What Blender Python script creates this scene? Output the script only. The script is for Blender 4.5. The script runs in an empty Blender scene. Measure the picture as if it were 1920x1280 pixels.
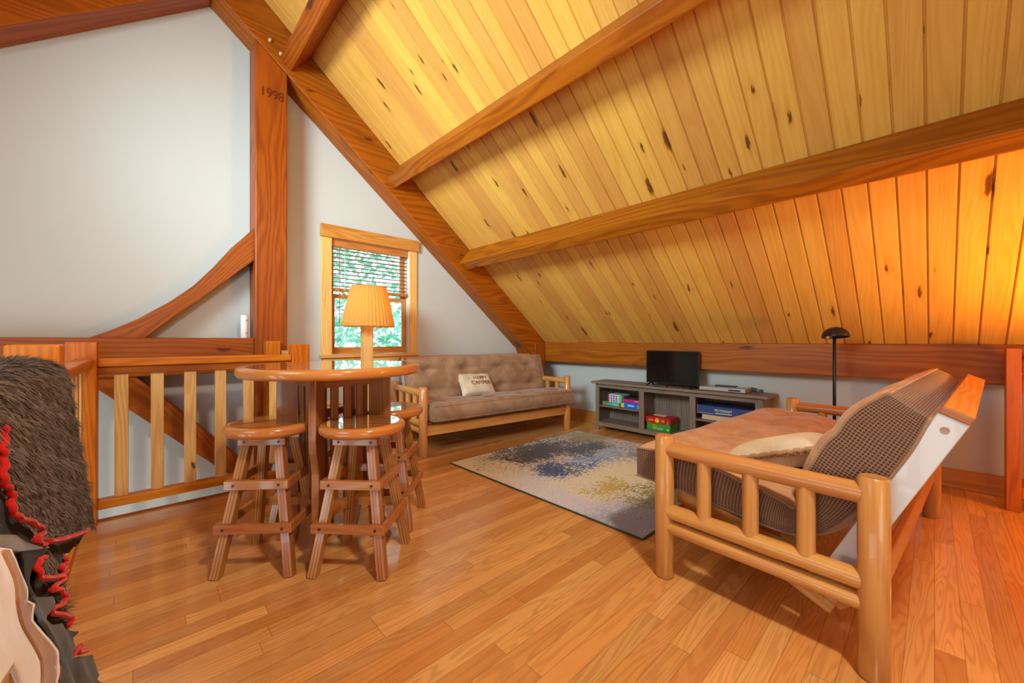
import bpy, math, random
from mathutils import Vector, Matrix
random.seed(7)
sc = bpy.context.scene
COL = sc.collection
PI = math.pi
# ------------------------------------------------------------------ camera, world, lights
cam_d = bpy.data.cameras.new('camera'); cam = bpy.data.objects.new('camera', cam_d); COL.objects.link(cam)
cam.location = (0, 0, 1.25)
cam.rotation_euler = (PI/2, 0, -math.atan2(.6837, .7299))
cam_d.sensor_width = 36; cam_d.lens = 742/1920*36; cam_d.shift_y = -3/1920
cam_d.clip_start = .02
sc.camera = cam
sc.view_settings.view_transform = 'Standard'; sc.view_settings.look = 'None'
sc.view_settings.exposure = -0.06; sc.view_settings.gamma = 1.0
sc.view_settings.use_curve_mapping = False
w = bpy.data.worlds.new('world'); sc.world = w; w.use_nodes = True
bg = w.node_tree.nodes['Background']; bg.inputs[0].default_value = (.62, .86, 1, 1); bg.inputs[1].default_value = 3.5

def light(name, kind, loc, energy, color, size=None, aim=None, size_y=None):
    d = bpy.data.lights.new(name, kind); d.energy = energy; d.color = color
    o = bpy.data.objects.new(name, d); COL.objects.link(o); o.location = loc
    if kind == 'AREA':
        d.shape = 'RECTANGLE'; d.size = size; d.size_y = size_y or size
    elif size: d.shadow_soft_size = size
    if aim is not None:
        o.rotation_euler = (Vector(aim)-Vector(loc)).to_track_quat('-Z', 'Y').to_euler()
    return o
# added daylight fills at unseen windows: opposite gable, great room on the left
light('fill_gable', 'AREA', (-2.0, -4.75, 1.6), 55, (.78, .95, 1), 3.2, (-2.0, 4, 1.6), 2.8)
light('fill_great_room', 'AREA', (-4.3, 1.3, -.6), 95, (.80, .96, 1), 3.2, (4, 1.8, 1.6), 2.6)
# unseen skylight, added in the opposite roof slope to brighten ceiling and rug
sky_fill = light('fill_skylight', 'AREA', (-1.95, 1.7, 3.15), 165, (.72, .93, 1), 1.4, (1.6, 3.15, 3.5), 1.4); sky_fill.data.spread = math.radians(92)
# warm lamp beyond the frame on the right, then two added spots
light('lamp_stair', 'POINT', (4.15, -1.35, 1.0), 44, (1, .44, .07), .10)
up_l = light('fill_uplight', 'SPOT', (4.05, -1.35, 1.05), 430, (1, .42, .06), .12, (3.4, -.3, 2.5)); up_l.data.spot_size = 2.5; up_l.data.spot_blend = 1  # added spot, lifts the orange on the right ceiling
dn_l = light('fill_downlight', 'SPOT', (.75, -.7, 3.7), 450, (1, .91, .78), .16, (.45, 1.25, 0)); dn_l.data.spot_size = math.radians(118); dn_l.data.spot_blend = .9  # added downlight without a fixture, brightens the front floor and hide

# ------------------------------------------------------------------ mesh builder
CNT = [0]
class MB:
    def __init__(s): s.v = []; s.f = []; s.uv = []; s.sm = []; s.mi = []
    def add(s, vs, fs, uvs, smooth=False, mi=0):
        b = len(s.v); s.v += [tuple(p) for p in vs]
        for f, u in zip(fs, uvs):
            s.f.append(tuple(b+i for i in f)); s.uv.append(u); s.sm.append(smooth); s.mi.append(mi)
    def off(s):
        CNT[0] += 1
        return random.random()*9, 10*(CNT[0] % 60)+2+random.random()
    def bar(s, a, b, wd, ht, up=(0, 0, 1), mi=0, wd2=None, ht2=None):
        a = Vector(a); b = Vector(b); d = b-a; L = d.length; d.normalize()
        up = Vector(up); side = d.cross(up)
        if side.length < 1e-5: side = d.cross(Vector((1, 0, 0)))
        side.normalize(); up = side.cross(d).normalized()
        wd2 = wd2 or wd; ht2 = ht2 or ht
        q = [(-1, -1), (1, -1), (1, 1), (-1, 1)]
        vs = [a+side*(x*wd/2)+up*(y*ht/2) for x, y in q]+[b+side*(x*wd2/2)+up*(y*ht2/2) for x, y in q]
        ou, ov = s.off(); per = [0, wd, wd+ht, 2*wd+ht, 2*wd+2*ht]
        fs = []; us = []
        for i in range(4):
            j = (i+1) % 4
            fs.append((i, j, 4+j, 4+i))
            us.append([(ou, ov+per[i]), (ou, ov+per[i+1]), (ou+L, ov+per[i+1]), (ou+L, ov+per[i])])
        fs += [(3, 2, 1, 0), (4, 5, 6, 7)]
        c = [(ou, ov), (ou+wd*.3, ov), (ou+wd*.3, ov+ht), (ou, ov+ht)]
        us += [c[::-1], c]
        s.add(vs, fs, us, False, mi); return s
    def box(s, p0, p1, mi=0):
        x0, y0, z0 = p0; x1, y1, z1 = p1
        d = [abs(x1-x0), abs(y1-y0), abs(z1-z0)]; m = d.index(max(d)); c = [(x0+x1)/2, (y0+y1)/2, (z0+z1)/2]
        if m == 0: return s.bar((min(x0, x1), c[1], c[2]), (max(x0, x1), c[1], c[2]), d[1], d[2], mi=mi)
        if m == 1: return s.bar((c[0], min(y0, y1), c[2]), (c[0], max(y0, y1), c[2]), d[0], d[2], mi=mi)
        return s.bar((c[0], c[1], min(z0, z1)), (c[0], c[1], max(z0, z1)), d[0], d[1], up=(0, 1, 0), mi=mi)
    def cyl(s, a, b, r, r2=None, n=24, mi=0, chamf=.006):
        a = Vector(a); b = Vector(b); d = (b-a); L = d.length; d.normalize(); r2 = r if r2 is None else r2
        up = Vector((0, 0, 1)) if abs(d.z) < .9 else Vector((1, 0, 0))
        e1 = d.cross(up).normalized(); e2 = d.cross(e1)
        ou, ov = s.off()
        ch = min(chamf, r*.4, L*.3)
        rings = [(0, r-ch), (ch, r), (L-ch, r2), (L, r2-ch)] if ch > 0 else [(0, r), (L, r2)]
        vs = []; 
        for t, rr in rings:
            for i in range(n):
                an = 2*PI*i/n; vs.append(a+d*t+(e1*math.cos(an)+e2*math.sin(an))*rr)
        fs = []; us = []
        for k in range(len(rings)-1):
            for i in range(n):
                j = (i+1) % n
                fs.append((k*n+i, k*n+j, (k+1)*n+j, (k+1)*n+i))
                us.append([(ou+rings[k][0], ov+r*2*PI*i/n), (ou+rings[k][0], ov+r*2*PI*(i+1)/n), (ou+rings[k+1][0], ov+r*2*PI*(i+1)/n), (ou+rings[k+1][0], ov+r*2*PI*i/n)])
        s.add(vs, fs, us, True, mi)
        for base, rr, flip in ((0, rings[0][1], True), ((len(rings)-1)*n, rings[-1][1], False)):
            vv = vs[base:base+n]
            idx = list(range(n)); uu = [(ou+.02*math.cos(2*PI*i/n), ov+rr*math.sin(2*PI*i/n)) for i in idx]
            if flip: idx = idx[::-1]; uu = uu[::-1]
            s.add(vv, [tuple(idx)], [uu], False, mi)
        return s
    def lathe(s, prof, n=48, c=(0, 0, 0), mi=0, topuv=True, smooth=True):
        cx, cy, cz = c; ou, ov = s.off(); vs = []
        for r, z in prof:
            for i in range(n):
                an = 2*PI*i/n; vs.append((cx+r*math.cos(an), cy+r*math.sin(an), cz+z))
        fs = []; us = []; arc = 0
        for k in range(len(prof)-1):
            l = math.hypot(prof[k+1][0]-prof[k][0], prof[k+1][1]-prof[k][1])
            R = max(prof[k][0], prof[k+1][0])
            for i in range(n):
                j = (i+1) % n
                fs.append((k*n+i, k*n+j, (k+1)*n+j, (k+1)*n+i))
                us.append([(ou+R*2*PI*i/n, ov+arc), (ou+R*2*PI*(i+1)/n, ov+arc), (ou+R*2*PI*(i+1)/n, ov+arc+l), (ou+R*2*PI*i/n, ov+arc+l)])
            arc += l
        s.add(vs, fs, us, smooth, mi)
        return s
    def disc(s, r, z, n=48, c=(0, 0), up=True, mi=0):
        ou, ov = s.off()
        vs = [(c[0]+r*math.cos(2*PI*i/n), c[1]+r*math.sin(2*PI*i/n), z) for i in range(n)]
        uu = [(ou+v[0]-c[0], ov+v[1]-c[1]+.7) for v in vs]; idx = list(range(n))
        if not up: idx = idx[::-1]; uu = uu[::-1]
        s.add(vs, [tuple(idx)], [uu], False, mi); return s
    def prism(s, poly, d0, d1, to3, mi=0, along=0):
        """poly: 2d outline; to3(p, depth) -> 3d point."""
        ou, ov = s.off(); n = len(poly)
        vs = [to3(p, d0) for p in poly]+[to3(p, d1) for p in poly]
        def uvp(p): return (ou+p[along], ov+p[1-along]) 
        fs = [tuple(range(n))[::-1], tuple(range(n, 2*n))]; us = [[uvp(p) for p in poly][::-1], [uvp(p) for p in poly]]
        arc = 0
        for i in range(n):
            j = (i+1) % n; l = math.dist(poly[i], poly[j])
            fs.append((i, j, n+j, n+i)); us.append([(ou+arc, ov), (ou+arc+l, ov), (ou+arc+l, ov+abs(d1-d0)), (ou+arc, ov+abs(d1-d0))]); arc += l
        s.add(vs, fs, us, False, mi); return s
    def grid(s, fn, nu, nv, mi=0, smooth=True, flip=False, uvs=None, closed=False):
        vs = [fn(i/nu, j/nv) for i in range(nu+1) for j in range(nv+1)]
        us0 = [(uvs(i/nu, j/nv) if uvs else (i/nu, j/nv)) for i in range(nu+1) for j in range(nv+1)]
        fs = []; us = []
        for i in range(nu):
            for j in range(nv):
                q = [i*(nv+1)+j, (i+1)*(nv+1)+j, (i+1)*(nv+1)+j+1, i*(nv+1)+j+1]
                if flip: q = q[::-1]
                fs.append(tuple(q)); us.append([us0[k] for k in q])
        s.add(vs, fs, us, smooth, mi); return s
    def tube(s, pts, r, n=8, mi=0):
        pts = [Vector(p) for p in pts]; m = len(pts); vs = []; ou, ov = s.off(); arc = [0]
        for i in range(1, m): arc.append(arc[-1]+(pts[i]-pts[i-1]).length)
        ref = None
        for i in range(m):
            d = (pts[min(i+1, m-1)]-pts[max(i-1, 0)])
            d = d.normalized() if d.length > 1e-9 else Vector((0, 0, 1))
            if ref is None: ref = d.orthogonal().normalized()
            e1 = (ref-d*ref.dot(d)); e1 = e1.normalized() if e1.length > 1e-6 else d.orthogonal().normalized()
            ref = e1; e2 = d.cross(e1)
            rr = r[i] if isinstance(r, (list, tuple)) else r
            for k in range(n):
                an = 2*PI*k/n; vs.append(pts[i]+(e1*math.cos(an)+e2*math.sin(an))*rr)
        fs = []; us = []
        for i in range(m-1):
            for k in range(n):
                j = (k+1) % n
                fs.append((i*n+k, i*n+j, (i+1)*n+j, (i+1)*n+k))
                us.append([(ou+arc[i], ov+k*.01), (ou+arc[i], ov+k*.01+.01), (ou+arc[i+1], ov+k*.01+.01), (ou+arc[i+1], ov+k*.01)])
        fs += [tuple(range(n))[::-1], tuple((m-1)*n+k for k in range(n))]; us += [[(ou, ov)]*n, [(ou, ov)]*n]
        s.add(vs, fs, us, True, mi); return s
    def build(s, name, mats, parent=None, bevel=0, fix=True):
        me = bpy.data.meshes.new(name); me.from_pydata(s.v, [], s.f)
        ul = me.uv_layers.new(name='UVMap'); k = 0
        flat = [c for u in s.uv for p in u for c in p]
        ul.data.foreach_set('uv', flat)
        me.polygons.foreach_set('use_smooth', s.sm); me.polygons.foreach_set('material_index', s.mi)
        if not isinstance(mats, (list, tuple)): mats = [mats]
        for m in mats: me.materials.append(m)
        me.update()
        if fix:
            import bmesh
            bm = bmesh.new(); bm.from_mesh(me); bmesh.ops.recalc_face_normals(bm, faces=bm.faces); bm.to_mesh(me); bm.free()
        o = bpy.data.objects.new(name, me); COL.objects.link(o)
        if parent: o.parent = parent
        if bevel:
            md = o.modifiers.new('bevel', 'BEVEL'); md.width = bevel; md.segments = 2; md.limit_method = 'ANGLE'; md.angle_limit = math.radians(40)
        return o

def empty(name, label, cat, loc=(0, 0, 0), rz=0, group=None):
    o = bpy.data.objects.new(name, None); COL.objects.link(o); o.location = loc; o.rotation_euler = (0, 0, rz)
    o.empty_display_size = .1
    o['label'] = label; o['category'] = cat
    if group: o['group'] = group
    return o
def tag(o, label, cat, group=None):
    o['label'] = label; o['category'] = cat
    if group: o['group'] = group
    return o
def struct(o): o['kind'] = 'structure'; return o
def copy_tree(o, parent=None):
    c = o.copy(); COL.objects.link(c)
    if parent: c.parent = parent
    for ch in [x for x in bpy.data.objects if x.parent == o]: copy_tree(ch, c)
    return c

# ------------------------------------------------------------------ materials
def lin(c):
    return tuple((x/255/12.92 if x/255 <= .04045 else ((x/255+.055)/1.055)**2.4) for x in c)
class NT:
    def __init__(s, name):
        s.m = bpy.data.materials.new(name); s.m.use_nodes = True; s.t = s.m.node_tree; s.n = s.t.nodes; s.p = s.n['Principled BSDF']
    def node(s, ty, **kw):
        nd = s.n.new(ty)
        for k, v in kw.items(): setattr(nd, k, v)
        return nd
    def put(s, sock, val):
        if isinstance(val, (int, float)): sock.default_value = val
        elif isinstance(val, tuple): sock.default_value = val if len(val) == len(sock.default_value) else (*val, 1)
        else: s.t.links.new(val, sock)
    def math(s, op, a, b=0, c=0):
        nd = s.node('ShaderNodeMath', operation=op)
        s.put(nd.inputs[0], a); s.put(nd.inputs[1], b); s.put(nd.inputs[2], c); return nd.outputs[0]
    def comb(s, x, y, z=0):
        nd = s.node('ShaderNodeCombineXYZ'); s.put(nd.inputs[0], x); s.put(nd.inputs[1], y); s.put(nd.inputs[2], z); return nd.outputs[0]
    def sep(s, v):
        nd = s.node('ShaderNodeSeparateXYZ'); s.put(nd.inputs[0], v); return nd.outputs
    def noise(s, vec, scale=1, detail=4, rough=.55, dist=0):
        nd = s.node('ShaderNodeTexNoise'); s.put(nd.inputs['Vector'], vec); nd.inputs['Scale'].default_value = scale
        nd.inputs['Detail'].default_value = detail; nd.inputs['Roughness'].default_value = rough; nd.inputs['Distortion'].default_value = dist
        return nd.outputs['Fac']
    def mix(s, f, a, b, mode='MIX'):
        nd = s.node('ShaderNodeMix', data_type='RGBA', blend_type=mode); s.put(nd.inputs[0], f); s.put(nd.inputs[6], a); s.put(nd.inputs[7], b); return nd.outputs[2]
    def step(s, x, lo, hi, a=0., b=1.):
        nd = s.node('ShaderNodeMapRange', interpolation_type='SMOOTHSTEP'); s.put(nd.inputs[0], x)
        nd.inputs[1].default_value = lo; nd.inputs[2].default_value = hi; nd.inputs[3].default_value = a; nd.inputs[4].default_value = b; return nd.outputs[0]
    def bump(s, h, strength=.2, dist=.002):
        nd = s.node('ShaderNodeBump'); nd.inputs['Strength'].default_value = strength; nd.inputs['Distance'].default_value = dist
        s.put(nd.inputs['Height'], h); s.put(s.p.inputs['Normal'], nd.outputs[0])
    def white(s, vec):
        nd = s.node('ShaderNodeTexWhiteNoise', noise_dimensions='3D'); s.put(nd.inputs['Vector'], vec); return nd.outputs['Value']
    def uv(s):
        nd = s.node('ShaderNodeUVMap'); nd.uv_map = 'UVMap'; return s.sep(nd.outputs[0])
    def obj(s):
        nd = s.node('ShaderNodeTexCoord'); return nd.outputs['Object']

def plain(name, rgb, rough=.5, metal=0, spec=.5, emit=0, coat=0, sheen=0, ecol=None):
    t = NT(name); t.p.inputs['Base Color'].default_value = (*lin(rgb), 1); t.p.inputs['Roughness'].default_value = rough
    t.p.inputs['Metallic'].default_value = metal; t.p.inputs['Specular IOR Level'].default_value = spec
    t.p.inputs['Coat Weight'].default_value = coat; t.p.inputs['Sheen Weight'].default_value = sheen
    if emit: t.p.inputs['Emission Color'].default_value = (*lin(ecol or rgb), 1); t.p.inputs['Emission Strength'].default_value = emit
    return t.m

def wood(name, light_c, dark_c, rough=.35, var=.16, knots=0., fine=1., ring=1., coat=0., lines=0, line_c=(40, 20, 8), line_w=.10, kscale=(2.2, 7.), coat_r=.08, across=1.):
    t = NT(name); u, v, _ = t.uv()
    bid = t.math('FLOOR', t.math('DIVIDE', v, 10.))
    rnd = t.white(t.comb(bid, 3.3, 1.7))
    low = t.noise(t.comb(t.math('MULTIPLY', u, .55), t.math('MULTIPLY', v, 6.*across), bid), 1, 2, .4, .3)
    rg = t.math('SINE', t.math('ADD', t.math('MULTIPLY', low, 60.), t.math('MULTIPLY', v, 150.*across)))
    rg = t.step(rg, -.8, 1.)
    fib = t.noise(t.comb(t.math('MULTIPLY', u, 5.), t.math('MULTIPLY', v, 190.), bid), 1, 3, .6)
    big = t.noise(t.comb(t.math('MULTIPLY', u, 1.6), t.math('MULTIPLY', v, 14.), bid), 1, 4, .6, .3)
    f = t.math('ADD', t.math('MULTIPLY', rg, .24*ring), t.math('ADD', t.math('MULTIPLY', fib, .45*fine), t.math('MULTIPLY', big, .45)))
    f = t.step(f, .2, 1.0)
    col = t.mix(f, lin(light_c), lin(dark_c))
    val = t.math('ADD', t.math('MULTIPLY', rnd, 2*var), 1-var)
    hs = t.node('ShaderNodeHueSaturation'); t.put(hs.inputs['Color'], col); t.put(hs.inputs['Value'], val)
    t.put(hs.inputs['Hue'], t.math('ADD', t.math('MULTIPLY', rnd, .016), .492)); col = hs.outputs[0]
    if knots:
        vo = t.node('ShaderNodeTexVoronoi', voronoi_dimensions='2D'); vo.inputs['Scale'].default_value = 1
        wob = t.noise(t.comb(t.math('MULTIPLY', u, 14.), t.math('MULTIPLY', v, 40.), bid), 1, 3)
        t.put(vo.inputs['Vector'], t.comb(t.math('ADD', t.math('MULTIPLY', u, kscale[0]), t.math('ADD', t.math('MULTIPLY', wob, .22), t.math('MULTIPLY', bid, 7.37))), t.math('ADD', t.math('MULTIPLY', v, kscale[1]), t.math('MULTIPLY', wob, .26))))
        sepc = t.node('ShaderNodeSeparateColor'); t.put(sepc.inputs[0], vo.outputs['Color'])
        sel = t.step(sepc.outputs[0], 1-knots-.01, 1-knots)
        ds = t.math('MULTIPLY', vo.outputs['Distance'], t.math('ADD', .55, t.math('MULTIPLY', sepc.outputs[1], 1.5)))
        halo = t.math('MULTIPLY', t.step(ds, .05, .26, 1., 0.), sel)
        core = t.math('MULTIPLY', t.step(ds, .05, .11, 1., 0.), sel)
        col = t.mix(t.math('MULTIPLY', halo, .35), col, lin(dark_c)); col = t.mix(t.math('MULTIPLY', core, .85), col, lin((70, 30, 8)))
    if lines:
        fr = t.math('ABSOLUTE', t.math('SUBTRACT', t.math('FRACT', t.math('DIVIDE', v, lines)), .5))
        col = t.mix(t.math('MULTIPLY', t.step(fr, line_w*.5, line_w*.5+.05, 1., 0.), .8), col, lin(line_c))
    t.put(t.p.inputs['Base Color'], col); t.p.inputs['Roughness'].default_value = rough; t.p.inputs['Specular IOR Level'].default_value = .28
    t.p.inputs['Coat Weight'].default_value = coat; t.p.inputs['Coat Roughness'].default_value = coat_r
    t.bump(f, .12, .001)
    return t.m

M = {}
M['timber'] = wood('timber', (168, 88, 10), (120, 53, 2), .42, .08, .22, 1., 1., kscale=(1.6, 6.), across=.6)
M['pine'] = wood('pine_ceiling', (214, 158, 74), (186, 116, 37), .36, .10, .34, .7, .5, kscale=(1.6, 7.4))
M['oak_trim'] = wood('honey_trim', (200, 136, 68), (166, 96, 38), .35, .10, .08)
M['newel'] = wood('newel_wood', (210, 122, 26), (170, 84, 8), .35, .10, .05)
M['baluster'] = wood('pale_baluster', (222, 176, 108), (190, 132, 66), .40, .10, .04)
M['casing'] = wood('window_casing', (232, 184, 112), (206, 146, 76), .40, .10, .10)
M['log'] = wood('honey_log', (208, 147, 78), (176, 106, 44), .28, .08, .03, .8, .7, coat=.35, across=.5)
M['stool'] = wood('stool_leg_wood', (190, 122, 62), (146, 84, 36), .26, .10, 0, 1., .5, coat=.4, lines=.0155, line_w=.16, line_c=(84, 36, 14))
M['stool_rail'] = wood('stool_rail_wood', (188, 118, 56), (144, 80, 34), .26, .10, 0, 1., .6, coat=.4)
M['rim'] = wood('varnished_rim', (204, 132, 62), (168, 92, 34), .22, .06, 0, .8, .7, coat=.5)
M['plank_top'] = wood('resin_plank_top', (176, 112, 56), (116, 62, 24), .16, .10, .05, 1., 1., coat=1., lines=.062, line_w=.12, coat_r=.02)
M['stand'] = wood('weathered_grey_wood', (142, 124, 106), (98, 80, 66), .5, .06, 0, 1., .7)
M['walnut'] = wood('table_leg_wood', (170, 106, 54), (126, 70, 32), .28, .10, 0, 1., .7, coat=.3)

def wall_mat(name, rgb):
    t = NT(name); c = t.noise(t.obj(), 260, 3, .6)
    t.put(t.p.inputs['Base Color'], lin(rgb)); t.p.inputs['Roughness'].default_value = .75; t.p.inputs['Specular IOR Level'].default_value = .2
    t.bump(c, .10, .0012); return t.m
M['wall'] = wall_mat('painted_wall', (192, 193, 187))
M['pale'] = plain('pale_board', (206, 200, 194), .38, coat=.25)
M['white'] = plain('white_plastic', (232, 232, 228), .4)
M['black'] = plain('black_plastic', (20, 20, 22), .35)
M['blackmetal'] = plain('black_metal', (24, 24, 26), .32, .3)
M['screen'] = plain('tv_screen', (12, 15, 14), .10, 0, .5)
M['silver'] = plain('silver_casing', (190, 188, 182), .35, .5)
M['brass'] = plain('brass_bolt', (190, 150, 60), .3, .8)
M['bolt'] = plain('dark_bolt', (60, 36, 22), .4, .3)
M['peg'] = plain('pale_peg', (206, 170, 128), .5)
M['cord'] = plain('cord', (18, 18, 18), .5)
M['card'] = plain('card_box', (206, 178, 134), .7)

def floor_mat():
    t = NT('oak_strip_floor'); x, y, z = t.sep(t.obj())
    W = .083
    row = t.math('FLOOR', t.math('DIVIDE', y, W)); fy = t.math('FRACT', t.math('DIVIDE', y, W))
    r1 = t.white(t.comb(row, 1.3, 0)); 
    xs = t.math('DIVIDE', t.math('ADD', x, t.math('MULTIPLY', r1, 7.)), 1.25)
    colm = t.math('FLOOR', xs); fx = t.math('FRACT', xs)
    bid = t.white(t.comb(row, colm, 4.)); b2 = t.white(t.comb(row, colm, 9.))
    px = t.math('ADD', x, t.math('MULTIPLY', bid, 17.)); py = t.math('ADD', y, t.math('MULTIPLY', b2, 3.))
    low = t.noise(t.comb(t.math('MULTIPLY', px, .9), t.math('MULTIPLY', py, 9.), bid), 1, 2, .4, .3)
    rg = t.step(t.math('SINE', t.math('ADD', t.math('MULTIPLY', low, 90.), t.math('MULTIPLY', py, 160.))), -.5, 1.)
    fib = t.noise(t.comb(t.math('MULTIPLY', px, 6.), t.math('MULTIPLY', py, 230.), 0), 1, 3, .6)
    f = t.step(t.math('ADD', t.math('MULTIPLY', rg, .32), t.math('MULTIPLY', fib, .62)), .2, 1.0)
    c1 = t.mix(bid, lin((224, 165, 94)), lin((202, 133, 68))); 
    col = t.mix(t.math('MULTIPLY', f, .62), c1, lin((166, 100, 50)))
    hs = t.node('ShaderNodeHueSaturation'); t.put(hs.inputs['Color'], col); t.put(hs.inputs['Value'], t.math('ADD', t.math('MULTIPLY', b2, .26), .86)); col = hs.outputs[0]
    ey = t.math('MINIMUM', fy, t.math('SUBTRACT', 1., fy)); ex = t.math('MINIMUM', fx, t.math('SUBTRACT', 1., fx))
    seam = t.math('MAXIMUM', t.step(ey, .008, .03, 1., 0.), t.step(ex, .0008, .0022, 1., 0.))
    col = t.mix(t.math('MULTIPLY', seam, .38), col, lin((84, 40, 16)))
    t.put(t.p.inputs['Base Color'], col)
    t.put(t.p.inputs['Roughness'], t.math('ADD', t.math('MULTIPLY', fib, .10), .17))
    t.p.inputs['Coat Weight'].default_value = .45; t.p.inputs['Coat Roughness'].default_value = .09
    t.bump(t.math('SUBTRACT', t.math('MULTIPLY', f, .15), seam), .12, .001)
    return t.m
M['floor'] = floor_mat()

def suede(name, c1, c2, bumpy=.2, sheen=.35):
    t = NT(name); o = t.obj(); n1 = t.noise(o, 5, 4, .6, .5); n2 = t.noise(o, 240, 3, .6)
    col = t.mix(t.step(n1, .32, .68), lin(c1), lin(c2)); t.put(t.p.inputs['Base Color'], col)
    t.p.inputs['Roughness'].default_value = .85; t.p.inputs['Sheen Weight'].default_value = sheen; t.p.inputs['Sheen Roughness'].default_value = .4
    t.p.inputs['Specular IOR Level'].default_value = .2
    t.bump(n2, bumpy, .002); return t.m
M['suede'] = suede('brown_suede', (206, 158, 112), (178, 128, 84))
M['suede2'] = suede('brown_suede_sofa', (164, 128, 96), (138, 102, 72))
def waffle():
    t = NT('brown_waffle_cloth'); u, v, _ = t.uv(); k = 84.
    su = t.math('ABSOLUTE', t.math('SINE', t.math('MULTIPLY', u, k*PI))); sv = t.math('ABSOLUTE', t.math('SINE', t.math('MULTIPLY', v, k*PI)))
    h = t.math('MULTIPLY', su, sv); n = t.noise(t.obj(), 6, 3)
    hi = t.mix(n, lin((158, 120, 92)), lin((132, 98, 74)))
    t.put(t.p.inputs['Base Color'], t.mix(t.step(h, .22, .55), hi, lin((84, 56, 40))))
    t.p.inputs['Roughness'].default_value = .9; t.p.inputs['Sheen Weight'].default_value = .25; t.p.inputs['Specular IOR Level'].default_value = .15
    t.bump(t.math('SUBTRACT', 1., h), .7, .004); return t.m
M['waffle'] = waffle()
M['cream'] = suede('cream_cotton', (222, 204, 176), (204, 184, 150), .3, .2)
M['cream2'] = suede('natural_canvas', (214, 196, 170), (196, 174, 142), .3, .2)
M['print'] = plain('brown_print', (134, 62, 26), .8)
M['fringe'] = suede('tan_fringe', (186, 152, 112), (150, 114, 76), .6, .3)

def rug_mat():
    t = NT('abstract_rug'); o = t.obj(); x, y, z = t.sep(o)      # object origin at the rug's near left corner
    d = t.noise(t.comb(t.math('MULTIPLY', x, 22.), t.math('MULTIPLY', y, 44.), 0), 1, 4, .75)
    d2 = t.noise(t.comb(t.math('MULTIPLY', x, 30.), t.math('MULTIPLY', y, 60.), 5.), 1, 3, .7)
    big = t.noise(o, 4.5, 4, .65)
    def blob(cx, cy, rx, ry, th, soft=.10, src=None):
        ax = t.math('DIVIDE', t.math('SUBTRACT', x, cx), rx); ay = t.math('DIVIDE', t.math('SUBTRACT', y, cy), ry)
        r = t.math('SQRT', t.math('ADD', t.math('MULTIPLY', ax, ax), t.math('MULTIPLY', ay, ay)))
        g = t.math('SUBTRACT', 1., r)
        g = t.math('ADD', g, t.math('MULTIPLY', t.math('SUBTRACT', big, .5), 1.8))
        g = t.math('ADD', g, t.math('MULTIPLY', t.math('SUBTRACT', src or d, .5), 3.4))
        return t.step(g, th-soft, th+soft)
    col = t.mix(t.step(d2, .4, .6), lin((222, 214, 196)), lin((168, 160, 146)))
    col = t.mix(blob(.15, 1.9, .9, .6, .2, .3, d2), col, lin((206, 188, 150)))
    col = t.mix(blob(.3, .55, .65, .75, .1, .3, d2), col, lin((204, 200, 212)))
    col = t.mix(blob(.25, .1, .8, .4, .15, .25, d2), col, lin((150, 158, 184)))
    col = t.mix(blob(1.05, .75, .75, .5, .0, .3, d2), col, lin((226, 216, 176)))
    col = t.mix(blob(1.35, 1.25, .7, .32, .25), col, lin((160, 176, 204)))
    col = t.mix(blob(.6, .6, .42, .34, .55), col, lin((196, 170, 62)))
    col = t.mix(blob(.75, .2, .55, .45, .45), col, lin((140, 132, 76)))
    col = t.mix(blob(1.8, 1.75, .55, .6, .35), col, lin((150, 130, 74)))
    col = t.mix(blob(1.7, .9, .6, .5, .5), col, lin((130, 140, 148)))
    col = t.mix(blob(.95, 1.78, .70, .42, .20), col, lin((44, 42, 46)))
    col = t.mix(blob(1.40, 1.5, .55, .32, .34), col, lin((52, 54, 68)))
    col = t.mix(blob(.62, 1.24, .32, .28, .34), col, lin((30, 66, 124)))
    col = t.mix(blob(.98, 1.08, .36, .20, .62), col, lin((46, 90, 160)))
    fl_ = t.noise(t.comb(t.math('MULTIPLY', x, 46.), t.math('MULTIPLY', y, 88.), 9.), 1, 3, .7)
    col = t.mix(t.step(fl_, .62, .66), col, lin((226, 218, 200))); col = t.mix(t.step(fl_, .33, .37, 1., 0.), col, lin((84, 84, 88)))
    t.put(t.p.inputs['Base Color'], col); t.p.inputs['Roughness'].default_value = .95; t.p.inputs['Specular IOR Level'].default_value = .1
    t.p.inputs['Sheen Weight'].default_value = .2
    t.bump(t.noise(o, 330, 3, .7), .5, .006); return t.m
M['rug'] = rug_mat(); M['rug_edge'] = plain('rug_binding', (62, 66, 46), .9)

def fur_mat():
    t = NT('dark_brown_fur'); u, v, _ = t.uv(); n = t.noise(t.obj(), 16, 3, .6)
    c = t.mix(t.step(n, .35, .7), lin((56, 46, 39)), lin((92, 77, 67))); c = t.mix(t.math('MULTIPLY', v, t.math('ADD', .15, t.math('MULTIPLY', u, .6))), c, lin((150, 131, 115)))
    t.put(t.p.inputs['Base Color'], c); t.p.inputs['Roughness'].default_value = .55; t.p.inputs['Specular IOR Level'].default_value = .25; return t.m
M['fur'] = fur_mat()
M['red'] = suede('red_felt', (206, 30, 18), (170, 16, 12), .3, .2)
M['blackfelt'] = suede('black_felt', (26, 25, 26), (14, 13, 14), .3, .05)
M['greyfelt'] = suede('grey_felt', (84, 88, 94), (46, 48, 52), .3, .1)
M['foldfelt'] = suede('taupe_felt', (112, 104, 96), (84, 76, 70), .3, .25)
M['hide'] = suede('grey_suede_hide', (224, 231, 238), (204, 208, 212), .3, .2)
M['hide_edge'] = suede('tan_suede_edge', (168, 126, 86), (138, 98, 62), .3, .2)

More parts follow.
